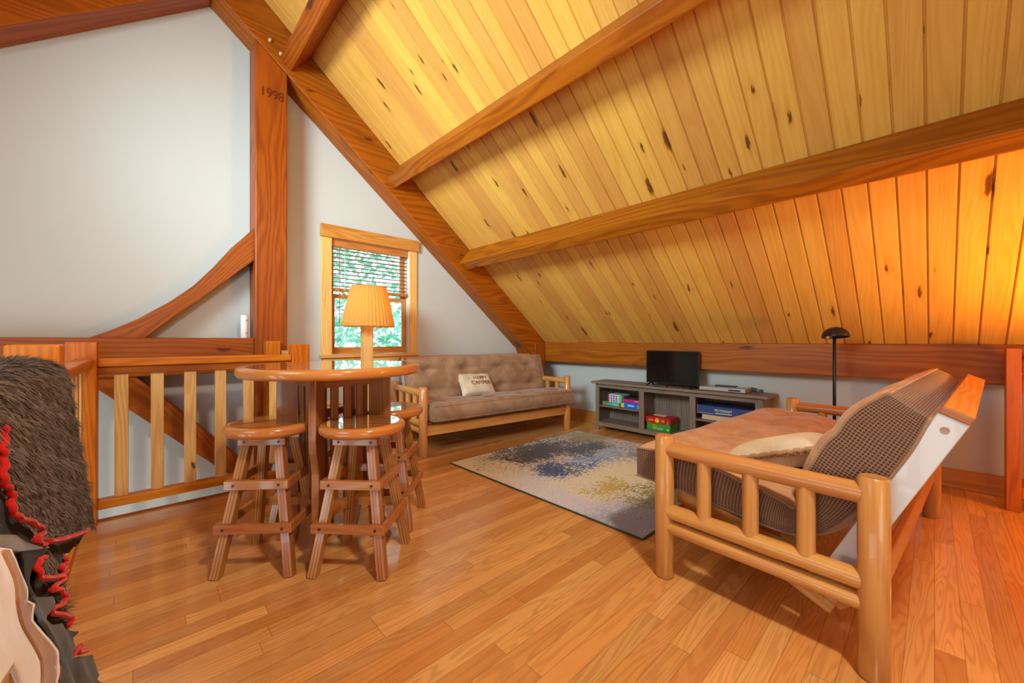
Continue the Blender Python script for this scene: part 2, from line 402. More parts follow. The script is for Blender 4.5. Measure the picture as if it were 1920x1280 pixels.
def glass():
    t = NT('window_glass'); n = t.n; n.remove(t.p)
    tr = n.new('ShaderNodeBsdfTransparent'); gl = n.new('ShaderNodeBsdfGlossy'); gl.inputs['Roughness'].default_value = .02
    fr = n.new('ShaderNodeFresnel'); fr.inputs['IOR'].default_value = 1.45; mx = n.new('ShaderNodeMixShader')
    t.t.links.new(fr.outputs[0], mx.inputs[0]); t.t.links.new(tr.outputs[0], mx.inputs[1]); t.t.links.new(gl.outputs[0], mx.inputs[2])
    t.t.links.new(mx.outputs[0], n['Material Output'].inputs[0]); return t.m
M['glass'] = glass()
def leaf_mat():
    t = NT('sunlit_leaves'); n = t.noise(t.obj(), 1.7, 3)
    c = t.mix(t.step(n, .35, .65), lin((84, 168, 136)), lin((170, 216, 188)))
    t.put(t.p.inputs['Base Color'], c); t.p.inputs['Roughness'].default_value = .5
    tl = t.n.new('ShaderNodeBsdfTranslucent'); t.put(tl.inputs[0], c); mx = t.n.new('ShaderNodeMixShader'); mx.inputs[0].default_value = .5
    t.t.links.new(t.p.outputs[0], mx.inputs[1]); t.t.links.new(tl.outputs[0], mx.inputs[2]); t.t.links.new(mx.outputs[0], t.n['Material Output'].inputs[0])
    return t.m
M['leaf'] = leaf_mat()
def shade_mat():
    t = NT('pleated_shade'); u, v, _ = t.uv()
    t.put(t.p.inputs['Base Color'], lin((226, 180, 96))); t.p.inputs['Roughness'].default_value = .8
    tl = t.n.new('ShaderNodeBsdfTranslucent'); t.put(tl.inputs[0], lin((240, 176, 70))); mx = t.n.new('ShaderNodeMixShader'); mx.inputs[0].default_value = .6
    t.t.links.new(t.p.outputs[0], mx.inputs[1]); t.t.links.new(tl.outputs[0], mx.inputs[2]); t.t.links.new(mx.outputs[0], t.n['Material Output'].inputs[0])
    return t.m
M['shade'] = shade_mat()

# ------------------------------------------------------------------ setting: floor, walls, roof
S = .8215; RU = .463; RZ = 4.788          # roof pitch, ridge line
VG, VF, VB = 4.60, 4.34, -4.6             # gable wall, face of the timber frame, opposite gable
def zc(u): return RZ-S*abs(u-RU)          # ceiling height
def zu(u): return zc(u)-.455              # underside of the principal rafters
UK = 5.02; UL = -4.05
fl = MB()
fl.prism([(-.45, VB), (UK, VB), (UK, VG), (1.12, VG), (1.12, 3.93), (-.45, 3.93)], -.28, 0, lambda p, d: (p[0], p[1], d))
struct(fl.build('floor', M['floor']))
fe = MB(); fe.box((-.37, 3.93, -.10), (1.12, 3.945, .012)); fe.box((1.105, 3.945, -.10), (1.12, VG, .012))
struct(fe.build('trim_1', M['timber']))
lf = MB(); lf.box((UL, VB, -2.75), (UK, VG, -2.62)); struct(lf.build('floor_below', M['floor']))
# gable wall with the window opening
WU0, WU1, WZ0, WZ1 = 1.535, 2.520, 1.075, 2.42
def gable(name, v0, v1, hole):
    g = MB(); to = lambda p, d: (p[0], d, p[1])
    if hole:
        g.prism([(UL, -2.62), (WU0, -2.62), (WU0, zc(WU0)), (RU, RZ), (UL, zc(UL))], v0, v1, to)
        g.prism([(WU0, -.28), (WU1, -.28), (WU1, WZ0), (WU0, WZ0)], v0, v1, to)
        g.prism([(WU0, WZ1), (WU1, WZ1), (WU1, zc(WU1)), (WU0, zc(WU0))], v0, v1, to)
        g.prism([(WU1, -.28), (UK+.1, -.28), (UK+.1, zc(UK)), (WU1, zc(WU1))], v0, v1, to)
    else:
        a, b, z0, z1 = -3.7, -.35, .2, 3.0
        z1 = lambda u: min(3.0, zc(u)-.1)
        g.prism([(UL, -2.62), (a, -2.62), (a, zc(a)), (UL, zc(UL))], v0, v1, to)
        g.prism([(a, -2.62), (b, -2.62), (b, z0), (a, z0)], v0, v1, to)
        g.prism([(a, z1(a)), (-1.6, 3.0), (b, 3.0), (b, zc(b)), (a, zc(a))], v0, v1, to)
        g.prism([(b, -2.62), (UK, -2.62), (UK, zc(UK)), (RU, RZ), (b, zc(b))], v0, v1, to)
    return struct(g.build(name, M['wall']))
gable('wall_back', VG, VG+.16, True)
gable('wall_front', VB, VB-.16, False)
kw = MB(); kw.box((UK, VB, -.28), (UK+.12, VG, 1.1)); struct(kw.build('wall_right', M['wall']))
lw = MB(); lw.box((UL-.12, VB, -2.62), (UL, VG, -2.0)); lw.box((UL-.12, VB, .75), (UL, VG, 1.2)); lw.box((UL-.12, VB, -2.0), (UL, -1.8, .75)); lw.box((UL-.12, 3.0, -2.0), (UL, VG, .75))
struct(lw.build('wall_left', M['wall']))
bb = MB(); bb.box((UK-.02, VB, 0), (UK, VG, .165)); struct(bb.build('baseboard_right', M['oak_trim'], bevel=.004))
b2 = MB(); b2.box((1.14, VG-.018, 0), (UK-.02, VG, .165)); struct(b2.build('baseboard_back', M['oak_trim'], bevel=.004))
# ceiling: tongue and groove pine boards running down the slope, v-grooves modelled
cm = MB(); BW = .135; v = .574-BW*39
tx, tz = 1/math.hypot(1, S), -S/math.hypot(1, S); nx, nz = tz, -tx     # down-slope, into the room
LS = (UK+.06-RU)/tx
while v < VG:
    ou, ov = random.random()*9, 10*random.randint(0, 400)+2
    g = .0075; prof = [(0, 0.012), (.0015, .012), (g, 0), (BW-g, 0), (BW-.0015, .012), (BW, 0.012)]
    for side in (1, -1):
        L = LS if side == 1 else (RU-UL)/tx
        spans = [(0, L)] if side == 1 or not (.9 < v < 2.5) else [(0, 2.2), (3.7, L)]  # far slope left open for the added skylight
        for (a, da), (b, db) in zip(prof, prof[1:]):
            def P(s, vv, d): return (RU+side*(tx*s-nx*d), vv, RZ+tz*s-nz*d)
            for s0, s1 in spans:
                q = [P(s0, v+a, da), P(s1, v+a, da), P(s1, v+b, db), P(s0, v+b, db)]
                cm.add(q, [(0, 1, 2, 3)], [[(ou+s0, ov+a), (ou+s1, ov+a), (ou+s1, ov+b), (ou+s0, ov+b)]])
        for s0, s1 in spans:
            P0 = [(RU+side*tx*s0, v, RZ+tz*s0+.06), (RU+side*tx*s1, v, RZ+tz*s1+.06), (RU+side*tx*s1, v+BW, RZ+tz*s1+.06), (RU+side*tx*s0, v+BW, RZ+tz*s0+.06)]
            cm.add(P0, [(0, 1, 2, 3)], [[(ou, ov)]*4])
    v += BW
struct(cm.build('ceiling', M['pine'], fix=False))

# ------------------------------------------------------------------ timber frame
def timber(name, mb, label, cat='beam', bevel=.012, group=None):
    o = mb.build(name, M['timber'], bevel=bevel); o['kind'] = 'structure'; tag(o, label, cat, group); return o
r = MB(); to_y = lambda p, d: (p[0], d, p[1])
r.prism([(RU, zu(RU)), (4.80, zu(4.80)), (4.80, zc(4.80)), (RU, RZ)], VF, VG, to_y)
raf = timber('rafter', r, 'long dark timber rafter sloping down the gable wall to the eave', 'beam')
for (uu, zz) in ((.895, 4.085), (.985, 4.00)):
    p = MB(); p.cyl((uu, VF-.03, zz+.02), (uu, VF+.04, zz+.02), .014, n=12); p.build('peg', M['peg'], raf)['label'] = 'pale wooden peg'
r = MB(); r.prism([(RU, zu(RU)), (RU, RZ), (UL, zc(UL)), (UL, zu(UL))], VF, VG, to_y)
timber('rafter', r, 'timber rafter at the top left corner rising to the ridge', 'beam')
def purlin(uc, dep, label, wd=.132):
    m = MB(); zz = zc(uc)
    c = [(uc, zz), (uc+nx*dep, zz+nz*dep), (uc+nx*dep+tx*wd, zz+nz*dep+tz*wd), (uc+tx*wd, zz+tz*wd)]
    a, b = VB, VF+.004
    mid0 = Vector(((c[0][0]+c[2][0])/2, a, (c[0][1]+c[2][1])/2)); mid1 = mid0.copy(); mid1.y = b
    m.bar(mid0, mid1, wd, dep, up=(nx, 0, nz))
    return timber('purlin', m, label, 'beam')
purlin(1.167, .30, 'topmost timber purlin, running overhead near the top of the post')
purlin(2.243, .29, 'middle timber purlin crossing the upper pine ceiling')
purlin(3.268, .27, 'lowest timber purlin crossing the pine ceiling')
m = MB(); m.box((4.80, VB, .903), (UK, VF+.02, 1.215)); timber('eave_beam', m, 'long horizontal eave beam along the low wall behind the television')
m = MB(); m.bar((.911, VF+.13, -2.62), (.911, VF+.13, 3.93), .272, .26, up=(0, 1, 0))
# the post's head is cut to the slope of the rafter
post = MB(); post.prism([(.775, -2.62), (1.047, -2.62), (1.047, zu(1.047)), (.775, zu(.775))], VF, VG, to_y, along=1)
po = timber('timber_post', post, 'tall timber post with the carved year beside the window', 'post')
m = MB(); m.prism([(4.565, 0), (4.80, 0), (4.80, 1.19), (4.565, 1.19)], VF-.012, VG, to_y, along=1)
m.prism([(4.36, zu(4.36)+.02), (4.565, zu(4.565)+.02), (4.565, .80), (4.53, .84)], VF+.03, VG, to_y)
timber('corner_post', m, 'short timber post in the corner where rafter meets eave beam', 'post')
m = MB(); m.box((UL, VF+.02, .955), (.776, VG, 1.268)); timber('tie_beam', m, 'horizontal timber tie beam on the white wall left of the post')
# braces between post and tie beam
def curve_brace(name, up, lo, label):
    m = MB(); n = len(up); D0, D1 = VF+.05, VG-.02
    ou, ov = m.off(); arc = 0
    for i in range(n-1):
        l = math.dist(up[i], up[i+1])
        A = [(up[i], D0), (up[i+1], D0), (lo[i+1], D0), (lo[i], D0)]
        f = lambda p, d: (p[0], d, p[1])
        wl = .2
        m.add([f(up[i], D0), f(up[i+1], D0), f(lo[i+1], D0), f(lo[i], D0), f(up[i], D1), f(up[i+1], D1), f(lo[i+1], D1), f(lo[i], D1)],
              [(0, 1, 2, 3), (7, 6, 5, 4), (0, 4, 5, 1), (3, 2, 6, 7)]+([(0, 3, 7, 4)] if i == 0 else [])+([(1, 5, 6, 2)] if i == n-2 else []),
              [[(ou+arc, ov), (ou+arc+l, ov), (ou+arc+l, ov+wl), (ou+arc, ov+wl)], [(ou+arc, ov+wl), (ou+arc+l, ov+wl), (ou+arc+l, ov), (ou+arc, ov)],
               [(ou+arc, ov+.3), (ou+arc, ov+.5), (ou+arc+l, ov+.5), (ou+arc+l, ov+.3)], [(ou+arc, ov+.6), (ou+arc+l, ov+.6), (ou+arc+l, ov+.8), (ou+arc, ov+.8)]]+[[(ou, ov)]*4]*((i == 0)+(i == n-2)))
        arc += l
    return timber(name, m, label, 'brace', 0.006)
up = [(.777, 2.31), (.70, 2.21), (.60, 2.09), (.47, 1.90), (.33, 1.72), (.16, 1.56), (-.02, 1.42), (-.15, 1.34), (-.30, 1.262)]
lo = [(.777, 2.00), (.66, 1.885), (.55, 1.775), (.45, 1.68), (.36, 1.59), (.27, 1.51), (.17, 1.41), (.10, 1.345), (.015, 1.262)]
curve_brace('knee_brace', up, lo, 'curved timber brace rising from tie beam to post')
up = [(-.03, .955), (.25, .64), (.50, .35), (.777, .03)]; lo = [(-.33, .955), (-.02, .64), (.30, .31), (.777, -.17)]
curve_brace('knee_brace', up, lo, 'timber brace seen behind the railing below the tie beam')
def text_mesh(name, body, size, mat, parent, mtx, depth=.002, sx=1.):
    cu = bpy.data.curves.new(name, 'FONT'); cu.body = body; cu.size = size; cu.extrude = depth; cu.align_x = 'CENTER'; cu.align_y = 'CENTER'
    tmp = bpy.data.objects.new('tmp', cu); COL.objects.link(tmp); bpy.context.view_layer.update()
    me = bpy.data.meshes.new_from_object(tmp.evaluated_get(bpy.context.evaluated_depsgraph_get()))
    bpy.data.objects.remove(tmp); me.transform(Matrix.Scale(sx, 4, (1, 0, 0))); me.transform(mtx); me.materials.clear(); me.materials.append(mat)
    o = bpy.data.objects.new(name, me); COL.objects.link(o)
    if parent: o.parent = parent
    return o
FACE_V = lambda u, v, z, roll=0: Matrix.Translation((u, v, z)) @ Matrix.Rotation(PI/2, 4, 'X') @ Matrix.Rotation(roll, 4, 'Z')   # lies on a face looking to -v
FACE_U = lambda u, v, z: Matrix.Translation((u, v, z)) @ Matrix.Rotation(-PI/2, 4, 'Z') @ Matrix.Rotation(PI/2, 4, 'X')          # on a face looking to -u
M['carve'] = wood('carved_timber', (110, 48, 6), (80, 32, 3), .5, .02)
text_mesh('carved_year', '1998', .125, M['carve'], po, FACE_V(.915, VF-.001, 3.60), .004, .82)

# ------------------------------------------------------------------ window over the sofa
win = MB()
fr = MB()
fr.box((1.435, VG-.022, 1.05), (1.545, VG, 2.385)); fr.box((2.505, VG-.022, 1.05), (2.605, VG, 2.385))
wo = struct(fr.build('window_1', M['casing'], bevel=.004))
h = MB(); h.box((1.425, VG-.045, 2.385), (2.625, VG, 2.525)); h.build('head_casing', M['oak_trim'], wo, bevel=.006)
h = MB(); h.box((1.42, VG-.05, 1.05), (2.62, VG+.08, 1.085)); h.box((1.45, VG-.022, .95), (2.60, VG, 1.05)); h.build('sill', M['casing'], wo, bevel=.004)
h = MB(); h.box((WU0, VG-.002, 1.085), (WU0+.018, VG+.16, 2.40)); h.box((WU1-.018, VG-.002, 1.085), (WU1, VG+.16, 2.40)); h.box((WU0, VG-.002, 2.385), (WU1, VG+.16, 2.41)); h.build('jamb', M['white'], wo)
def sash(u0, u1, z0, z1, v0, v1, st, rb, rt):
    s = MB(); s.box((u0, v0, z0), (u0+st, v1, z1)); s.box((u1-st, v0, z0), (u1, v1, z1)); s.box((u0+st, v0, z0), (u1-st, v1, z0+rb)); s.box((u0+st, v0, z1-rt), (u1-st, v1, z1))
    so = s.build('sash', M['oak_trim'], wo, bevel=.003)
    g = MB(); g.box((u0+st, (v0+v1)/2-.003, z0+rb), (u1-st, (v0+v1)/2+.003, z1-rt)); g.build('pane', M['glass'], so)
sash(WU0+.02, WU1-.02, 1.087, 1.775, VG+.075, VG+.11, .055, .08, .045)
sash(WU0+.02, WU1-.02, 1.73, 2.385, VG+.115, VG+.15, .055, .045, .05)
bl = MB()
bl.box((WU0+.022, VG+.012, 2.30), (WU1-.022, VG+.06, 2.384))
bo = bl.build('window_blind', M['oak_trim'], bevel=.004); tag(bo, 'wooden venetian blind pulled halfway down the window', 'blind')
s = MB()
for k in range(10):
    z = 2.275-k*.046
    s.bar((WU0+.03, VG+.036, z), (WU1-.03, VG+.036, z), .044, .003, up=(0, .12, 1))
s.build('slats', M['oak_trim'], bo)
s = MB(); s.box((WU0+.026, VG+.014, 1.80), (WU1-.026, VG+.058, 1.836)); s.build('bottom_rail', M['oak_trim'], bo, bevel=.003)
for uu in (1.70, 2.36):
    s = MB(); s.cyl((uu, VG+.012, 1.82), (uu, VG+.012, 2.30), .0022, n=6, chamf=0); s.build('lift_cord', M['white'], bo)
s = MB(); s.cyl((1.635, VG-.004, 1.44), (1.635, VG-.004, 2.31), .005, n=8); s.build('tilt_wand', M['walnut'], bo)

# ------------------------------------------------------------------ railings
def baluster(p, z0, z1, along_u, parent, wd=.072, th=.03):
    b = MB()
    if along_u: b.bar((p[0], p[1], z0), (p[0], p[1], z1), wd, th, up=(0, 1, 0))
    else: b.bar((p[0], p[1], z0), (p[0], p[1], z1), th, wd, up=(0, 1, 0))
    b.build('baluster', M['baluster'], parent, bevel=.003)
def newel(u0, u1, v0, v1, z1, parent):
    b = MB(); b.bar(((u0+u1)/2, (v0+v1)/2, -.10 if parent else 0), ((u0+u1)/2, (v0+v1)/2, z1), u1-u0, v1-v0, up=(0, 1, 0)); b.build('newel_post', M['newel'], parent, bevel=.008)
rl = empty('railing', 'pale baluster railing in front of the white wall, behind the bar stools', 'railing', (.4, 3.91, 0))
def local(o, root):
    o.matrix_parent_inverse = Matrix.Translation(-Vector(root.location))
def fixkids(root):
    for c in [x for x in bpy.data.objects if x.parent == root]: local(c, root)
newel(-.362, -.217, 3.84, 3.985, 1.236, rl); newel(.965, 1.105, 3.84, 3.98, 1.212, rl)
b = MB(); b.box((-.217, 3.865, 1.066), (.965, 3.965, 1.122)); b.build('top_rail', M['newel'], rl, bevel=.008)
b = MB(); b.box((-.217, 3.885, 1.012), (.965, 3.945, 1.066)); b.build('sub_rail', M['timber'], rl, bevel=.004)
b = MB(); b.box((-.217, 3.87, .095), (.965, 3.96, .155)); b.build('bottom_rail', M['newel'], rl, bevel=.006)
for k in range(6): baluster((-.102+k*.1885, 3.915), .155, 1.03, True, rl)
fixkids(rl)
rs = empty('railing', 'railing on the left side with the fur hide thrown over it', 'railing', (-.285, 2.6, 0))
newel(-.345, -.215, 2.17, 2.30, 1.233, rs)
for a, c in ((2.30, 3.84), (.2, 2.17)):
    b = MB(); b.box((-.335, a, 1.066), (-.235, c, 1.122)); b.build('top_rail', M['newel'], rs, bevel=.008)
    b = MB(); b.box((-.315, a, .095), (-.255, c, .155)); b.build('bottom_rail', M['newel'], rs, bevel=.006)
for k in range(7): baluster((-.285, 2.45+k*.20), .155, 1.066, False, rs)
for k in range(9): baluster((-.285, .42+k*.20), .155, 1.066, False, rs)
newel(-.345, -.215, .06, .20, 1.233, rs)
fixkids(rs)
rr = empty('railing', 'wooden guard rail post at the right edge behind the futon', 'railing', (4.66, -.6, 0))
b = MB(); b.box((4.63, -.43, 0), (4.73, -.358, 1.188)); b.build('newel_post', M['newel'], rr, bevel=.005)
b = MB(); b.box((4.64, -1.5, 1.02), (4.72, -.43, 1.11)); b.build('top_rail', M['timber'], rr, bevel=.005)
b = MB(); b.prism([(-.43, .86), (-.43, 1.02), (-.62, 1.02), (-.50, .97)], 4.65, 4.71, lambda p, d: (d, p[0], p[1])); b.build('bracket', M['timber'], rr)
b = MB(); b.box((4.64, -1.5, .10), (4.72, -.43, .17)); b.build('bottom_rail', M['newel'], rr, bevel=.004)
for k in range(6): baluster((4.68, -.53-k*.17), .17, 1.02, False, rr)
fixkids(rr)
sn = empty('stair_newel', 'short newel block standing just in front of the tall post', 'post', (.895, 4.155, 0))
b = MB(); b.box((.84, 4.20, -.10), (.955, 4.335, 1.24)); b.build('post', M['newel'], sn, bevel=.006)
b = MB(); b.box((.965, 3.985, 1.10), (1.06, 4.335, 1.15)); b.build('short_rail', M['baluster'], sn, bevel=.01); fixkids(sn)
# white sensor on the tie beam
se = MB(); se.lathe([(0, 0), (.028, 0), (.031, .004), (.031, .205), (.027, .213), (0, .213)], 24, (0, 0, 0))
so = se.build('motion_sensor', M['white']); so.location = (.705, 4.42, 1.268); tag(so, 'small white plastic sensor standing on the tie beam beside the post', 'sensor')
for z in (.045, .165):
    b = MB(); b.cyl((.012, -.032, z), (.012, -.027, z), .005, n=10, chamf=0); b.build('screw', M['bolt'], so)

# ------------------------------------------------------------------ bar table and stools
tb = empty('bar_table', 'tall round bar table with slatted pedestal ringed by four stools', 'table', (.895, 2.60, 0))
R = .523; Zt = 1.095
b = MB(); b.lathe([(R-.035, Zt-.058), (R-.012, Zt-.056), (R, Zt-.042), (R, Zt-.016), (R-.006, Zt-.004), (R-.02, Zt), (R-.05, Zt)], 72, smooth=True); b.disc(R-.035, Zt-.058, 72, up=False)
top = b.build('tabletop', M['rim'], tb)
b = MB(); b.lathe([(R-.05, Zt-.004), (R-.05, Zt)], 72); b.disc(R-.05, Zt+.0002, 72); b.build('plank_inlay', M['plank_top'], top)
lat = Vector((.9455, -.3255, 0)); dep = Vector((.3255, .9455, 0))   # across and along the sight line
dirs = [(-.33, -.944), (.944, -.33), (.33, .944), (-.944, .33)]
for a, c in dirs:
    d = lat*a+dep*c; sd = Vector((-d.y, d.x, 0))
    b = MB()
    prof = [(.345, 1.037), (.345, .70), (.335, .62), (.315, .56), (.305, .50), (.305, .12), (.33, .05), (.35, 0), (.225, 0), (.215, .12), (.215, 1.037)]
    b.prism(prof, -.021, .021, lambda p, q, d=d, sd=sd: tuple(d*p[0]+sd*q+Vector((0, 0, p[1]))), along=1)
    b.build('leg', M['walnut'], tb, bevel=.005)
for a, c in dirs:
    d = lat*a+dep*c; sd = Vector((-d.y, d.x, 0)); e = (d+sd)/math.sqrt(2)
    d2 = sd
    for k in (.25, .5, .75):
        p = d*.225*(1-k)+d2*.225*k
        b = MB(); b.bar((p.x, p.y, .30), (p.x, p.y, 1.037), .042, .02, up=tuple(e)); b.build('slat', M['walnut'], tb, bevel=.003)
    for z in (.27, 1.005):
        p, q = d*.225, d2*.225
        b = MB(); b.bar((p.x, p.y, z), (q.x, q.y, z), .03, .07); b.build('rail', M['walnut'], tb, bevel=.003)

def make_stool():
    t = empty('bar_stool', '', 'stool', (0, 0, 0), 0, 'round topped bar stools at the tall table')
    R = .233; Z = .785
    b = MB(); b.lathe([(R-.045, Z-.058), (R-.014, Z-.055), (R-.002, Z-.040), (R, Z-.026), (R-.004, Z-.012), (R-.014, Z-.003), (R-.034, Z)], 56); b.disc(R-.045, Z-.058, 56, up=False)
    s = b.build('seat', M['rim'], t)
    b = MB(); b.lathe([(R-.034, Z-.004), (R-.034, Z)], 56); b.disc(R-.034, Z+.0002, 56); b.build('plank_inlay', M['plank_top'], s)
    b = MB(); b.lathe([(0.02, .727), (.155, .727), (.155, .712), (.02, .712)], 40, smooth=False); b.disc(.155, .712, 40, up=False); b.build('swivel_disc', M['stool_rail'], t)
    zt = .712
    for q in (-1, 1):
        b = MB(); b.box((-.125, q*.085-.026, .672), (.125, q*.085+.026, .712)); cb = b.build('cleat', M['stool_rail'], t, bevel=.004)
        for x in (-.09, .09):
            b = MB(); b.cyl((x, q*.111, .692), (x, q*.1135, .692), .007, n=10, chamf=0); b.build('bolt', M['bolt'], cb)
    def at(z): return .1875-(.1875-.083)*z/.70
    for sx in (-1, 1):
        for sy in (-1, 1):
            b = MB(); b.bar((sx*at(0), sy*at(0), 0), (sx*at(.69), sy*at(.69), .69), .048, .048, up=(0, 1, 0)); b.build('leg', M['stool'], t, bevel=.003)
    for z in (.255, .475):
        h = at(z)
        for q in (-1, 1):
            b = MB(); b.box((-h-.048, q*(h+.036)-.012, z-.024), (h+.048, q*(h+.036)+.012, z+.024)); f = b.build('footrest', M['stool_rail'], t, bevel=.003)
            for x in (-h, h):
                c = MB(); c.cyl((x, q*(h+.047), z), (x, q*(h+.0505), z), .0075, n=10, chamf=0); c.build('bolt', M['bolt'], f)
            b = MB(); b.box((q*(h+.036)-.012, -h-.024, z-.024), (q*(h+.036)+.012, h+.024, z+.024)); b.build('footrest', M['stool_rail'], t, bevel=.003)
    return t
stool0 = make_stool()
for i, (x, y, rz, lab) in enumerate([(.548, 2.600, -.68, 'bar stool nearest the pale railing, left of the table leg'),
        (.927, 2.236, -.81, 'bar stool in front of the table with window reflections on its seat'),
        (1.270, 2.615, -.76, 'bar stool right of the table, closest to the sofa arm'),
        (.90, 3.03, -.72, 'bar stool mostly hidden behind the table legs')]):
    o = stool0 if i == 0 else copy_tree(stool0)
    o.location = (x, y, 0); o.rotation_euler.z = rz; o['label'] = lab

# ------------------------------------------------------------------ floor lamp in front of the window
lp = empty('floor_lamp', 'floor lamp with pleated amber shade on square wooden column before the window', 'lamp', (1.761, 4.15, 0))
b = MB(); b.box((-.17, -.17, 0), (.17, .17, .05)); b.build('base', M['casing'], lp, bevel=.008)
b = MB(); b.bar((0, 0, .05), (0, 0, 1.46), .10, .10, up=(0, 1, 0)); b.build('column', M['casing'], lp, bevel=.006)
b = MB(); b.cyl((0, 0, 1.46), (0, 0, 1.55), .014, n=12); b.lathe([(.0, 1.55), (.03, 1.57), (.035, 1.62), (.02, 1.655), (0, 1.66)], 16); b.build('bulb', plain('bulb_glass', (255, 200, 120), .3, emit=10, ecol=(255, 190, 100)), lp)
b = MB(); n = 84
def shade(i, z, r): 
    a = 2*PI*i/n; rr = r*(1+(.018 if i % 2 else -.018)); return (rr*math.cos(a), rr*math.sin(a), z)
vs = [shade(i, 1.395, .268) for i in range(n)]+[shade(i, 1.60, .235*.98) for i in range(n)]+[shade(i, 1.815, .178) for i in range(n)]
fs = []; us = []
for k in range(2):
    for i in range(n):
        j = (i+1) % n; fs.append((k*n+i, k*n+j, (k+1)*n+j, (k+1)*n+i)); us.append([(i*.01, k*.2), (i*.01+.01, k*.2), (i*.01+.01, k*.2+.2), (i*.01, k*.2+.2)])
b.add(vs, fs, us, False); sh = b.build('lamp_shade', M['shade'], lp, fix=False)
sh.rotation_euler = (0, .012, 0)
b = MB(); b.tube([(.268*math.cos(2*PI*i/40), .268*math.sin(2*PI*i/40), 1.395) for i in range(41)], .004, 6); b.tube([(.178*math.cos(2*PI*i/40), .178*math.sin(2*PI*i/40), 1.815) for i in range(41)], .004, 6); b.build('trim_ring', M['shade'], sh)
light('floor_lamp_bulb', 'POINT', (1.761, 4.15, 1.60), 9, (1, .60, .20), .04)

# ------------------------------------------------------------------ black reading lamp behind the futon
rd = empty('reading_lamp', 'slim black pole lamp with half dome head behind the futon', 'lamp', (4.40, .595, 0))
b = MB(); b.lathe([(0, 0), (.13, 0), (.13, .012), (.115, .022), (0, .026)], 32); b.build('base', M['blackmetal'], rd)
b = MB(); b.cyl((0, 0, .02), (0, 0, 1.28), .0125, n=14, chamf=.002); b.build('pole', M['blackmetal'], rd)
b = MB(); b.lathe([(.098, 0), (.096, .02), (.088, .045), (.07, .066), (.045, .081), (.02, .088), (0, .09)], 32, (0, 0, 0)); b.lathe([(.092, .002), (.09, .02), (.082, .042), (.06, .062), (.03, .078), (0, .084)], 32); b.lathe([(.098, 0), (.092, .002)], 32)
hd = b.build('lamp_head', M['black'], rd); hd.location = (-.012, -.01, 1.272); hd.rotation_euler = (-.08, .12, 0)

# ------------------------------------------------------------------ futons
def smooth_path(pts, n):
    out = []; m = len(pts)
    def cr(p0, p1, p2, p3, t): return tuple(.5*((2*b)+(-a+c)*t+(2*a-5*b+4*c-d)*t*t+(-a+3*b-3*c+d)*t**3) for a, b, c, d in zip(p0, p1, p2, p3))
    for i in range(n+1):
        f = i/n*(m-1); k = min(int(f), m-2); t = f-k
        out.append(cr(pts[max(k-1, 0)], pts[k], pts[k+1], pts[min(k+2, m-1)], t))
    return out
def mattress(parent, x0, x1, path, th, m_face, m_side, pipe, tufts_s, tufts_t, dimple=.02, wav=.006):
    NS, NX = 72, 56; P = smooth_path(path, NS)
    T = smooth_path([(a,) for a in th], NS)
    N = []
    for i in range(NS+1):
        a = P[max(i-1, 0)]; c = P[min(i+1, NS)]; d = (c[0]-a[0], c[1]-a[1]); l = math.hypot(*d); N.append((-d[1]/l, d[0]/l))
    def e(x, p=9): return max(0, 1-abs(2*x-1)**p)**(1/3)
    def pt(s, t, sgn):
        i = min(int(round(s*NS)), NS); c = P[i]; n = N[i]; H = T[i][0]/2
        h = H*(.74+.26*e(s, 14)*e(t, 14))
        if sgn > 0:
            for ts in tufts_s:
                for tt in tufts_t:
                    ds = (s-ts)*1.5; dt = (t-tt)*(x1-x0)
                    h -= dimple*math.exp(-(ds*ds+dt*dt)/.006)+dimple*.5*math.exp(-(ds*ds)/.0012)*math.exp(-dt*dt/.05)
            h += wav*math.sin(t*17+s*9)*math.sin(s*13+1.3)*e(s)*e(t)
        ins = .02*(1-e(s, 20)*1.)
        return (x0+(x1-x0)*t, c[0]-n[0]*h*sgn*-1, c[1]-n[1]*h*sgn*-1)
    mb = MB()
    mb.grid(lambda s, t: pt(s, t, 1), NS, NX, 0, uvs=lambda s, t: (s*1.5, t*(x1-x0)))
    mb.grid(lambda s, t: pt(s, t, -1), NS, NX, 0, flip=True, uvs=lambda s, t: (s*1.5, t*(x1-x0)))
    def wall(f, n, L):
        def g(a, bq):
            p, q = f(a); m_ = 4*bq*(1-bq)*max(0., math.sin(PI*min(1, max(0, a))))**.35; c = Vector(p).lerp(Vector(q), bq); return c+Vector(f(a, True))*m_
        mb.grid(lambda a, bq: tuple(g(a, bq)), n, 6, 1, uvs=lambda a, bq: (a*L, bq*.2))
    def end(s):
        i = 0 if s == 0 else NS; d = (P[1][0]-P[0][0], P[1][1]-P[0][1]) if s == 0 else (P[-1][0]-P[-2][0], P[-1][1]-P[-2][1]); l = math.hypot(*d); k = (-1 if s == 0 else 1)*.028/l
        return lambda a, nrm=False: (0, d[0]*k, d[1]*k) if nrm else (pt(s, a, 1), pt(s, a, -1))
    def side(t):
        k = -.022 if t == 0 else .022
        return lambda a, nrm=False: (k, 0, 0) if nrm else (pt(a, t, 1), pt(a, t, -1))
    wall(end(0), NX, x1-x0); wall(end(1), NX, x1-x0); wall(side(0), NS, 1.6); wall(side(1), NS, 1.6)
    o = mb.build('mattress', [m_face, m_side], parent)
    pp = MB()
    for sg in (1, -1):
        loop = [pt(0, j/NX, sg) for j in range(NX+1)]+[pt(i/NS, 1, sg) for i in range(NS+1)]+[pt(1, 1-j/NX, sg) for j in range(NX+1)]+[pt(1-i/NS, 0, sg) for i in range(NS+1)]
        pp.tube(loop, .006, 6)
    pp.build('piping', pipe, o)
    return o
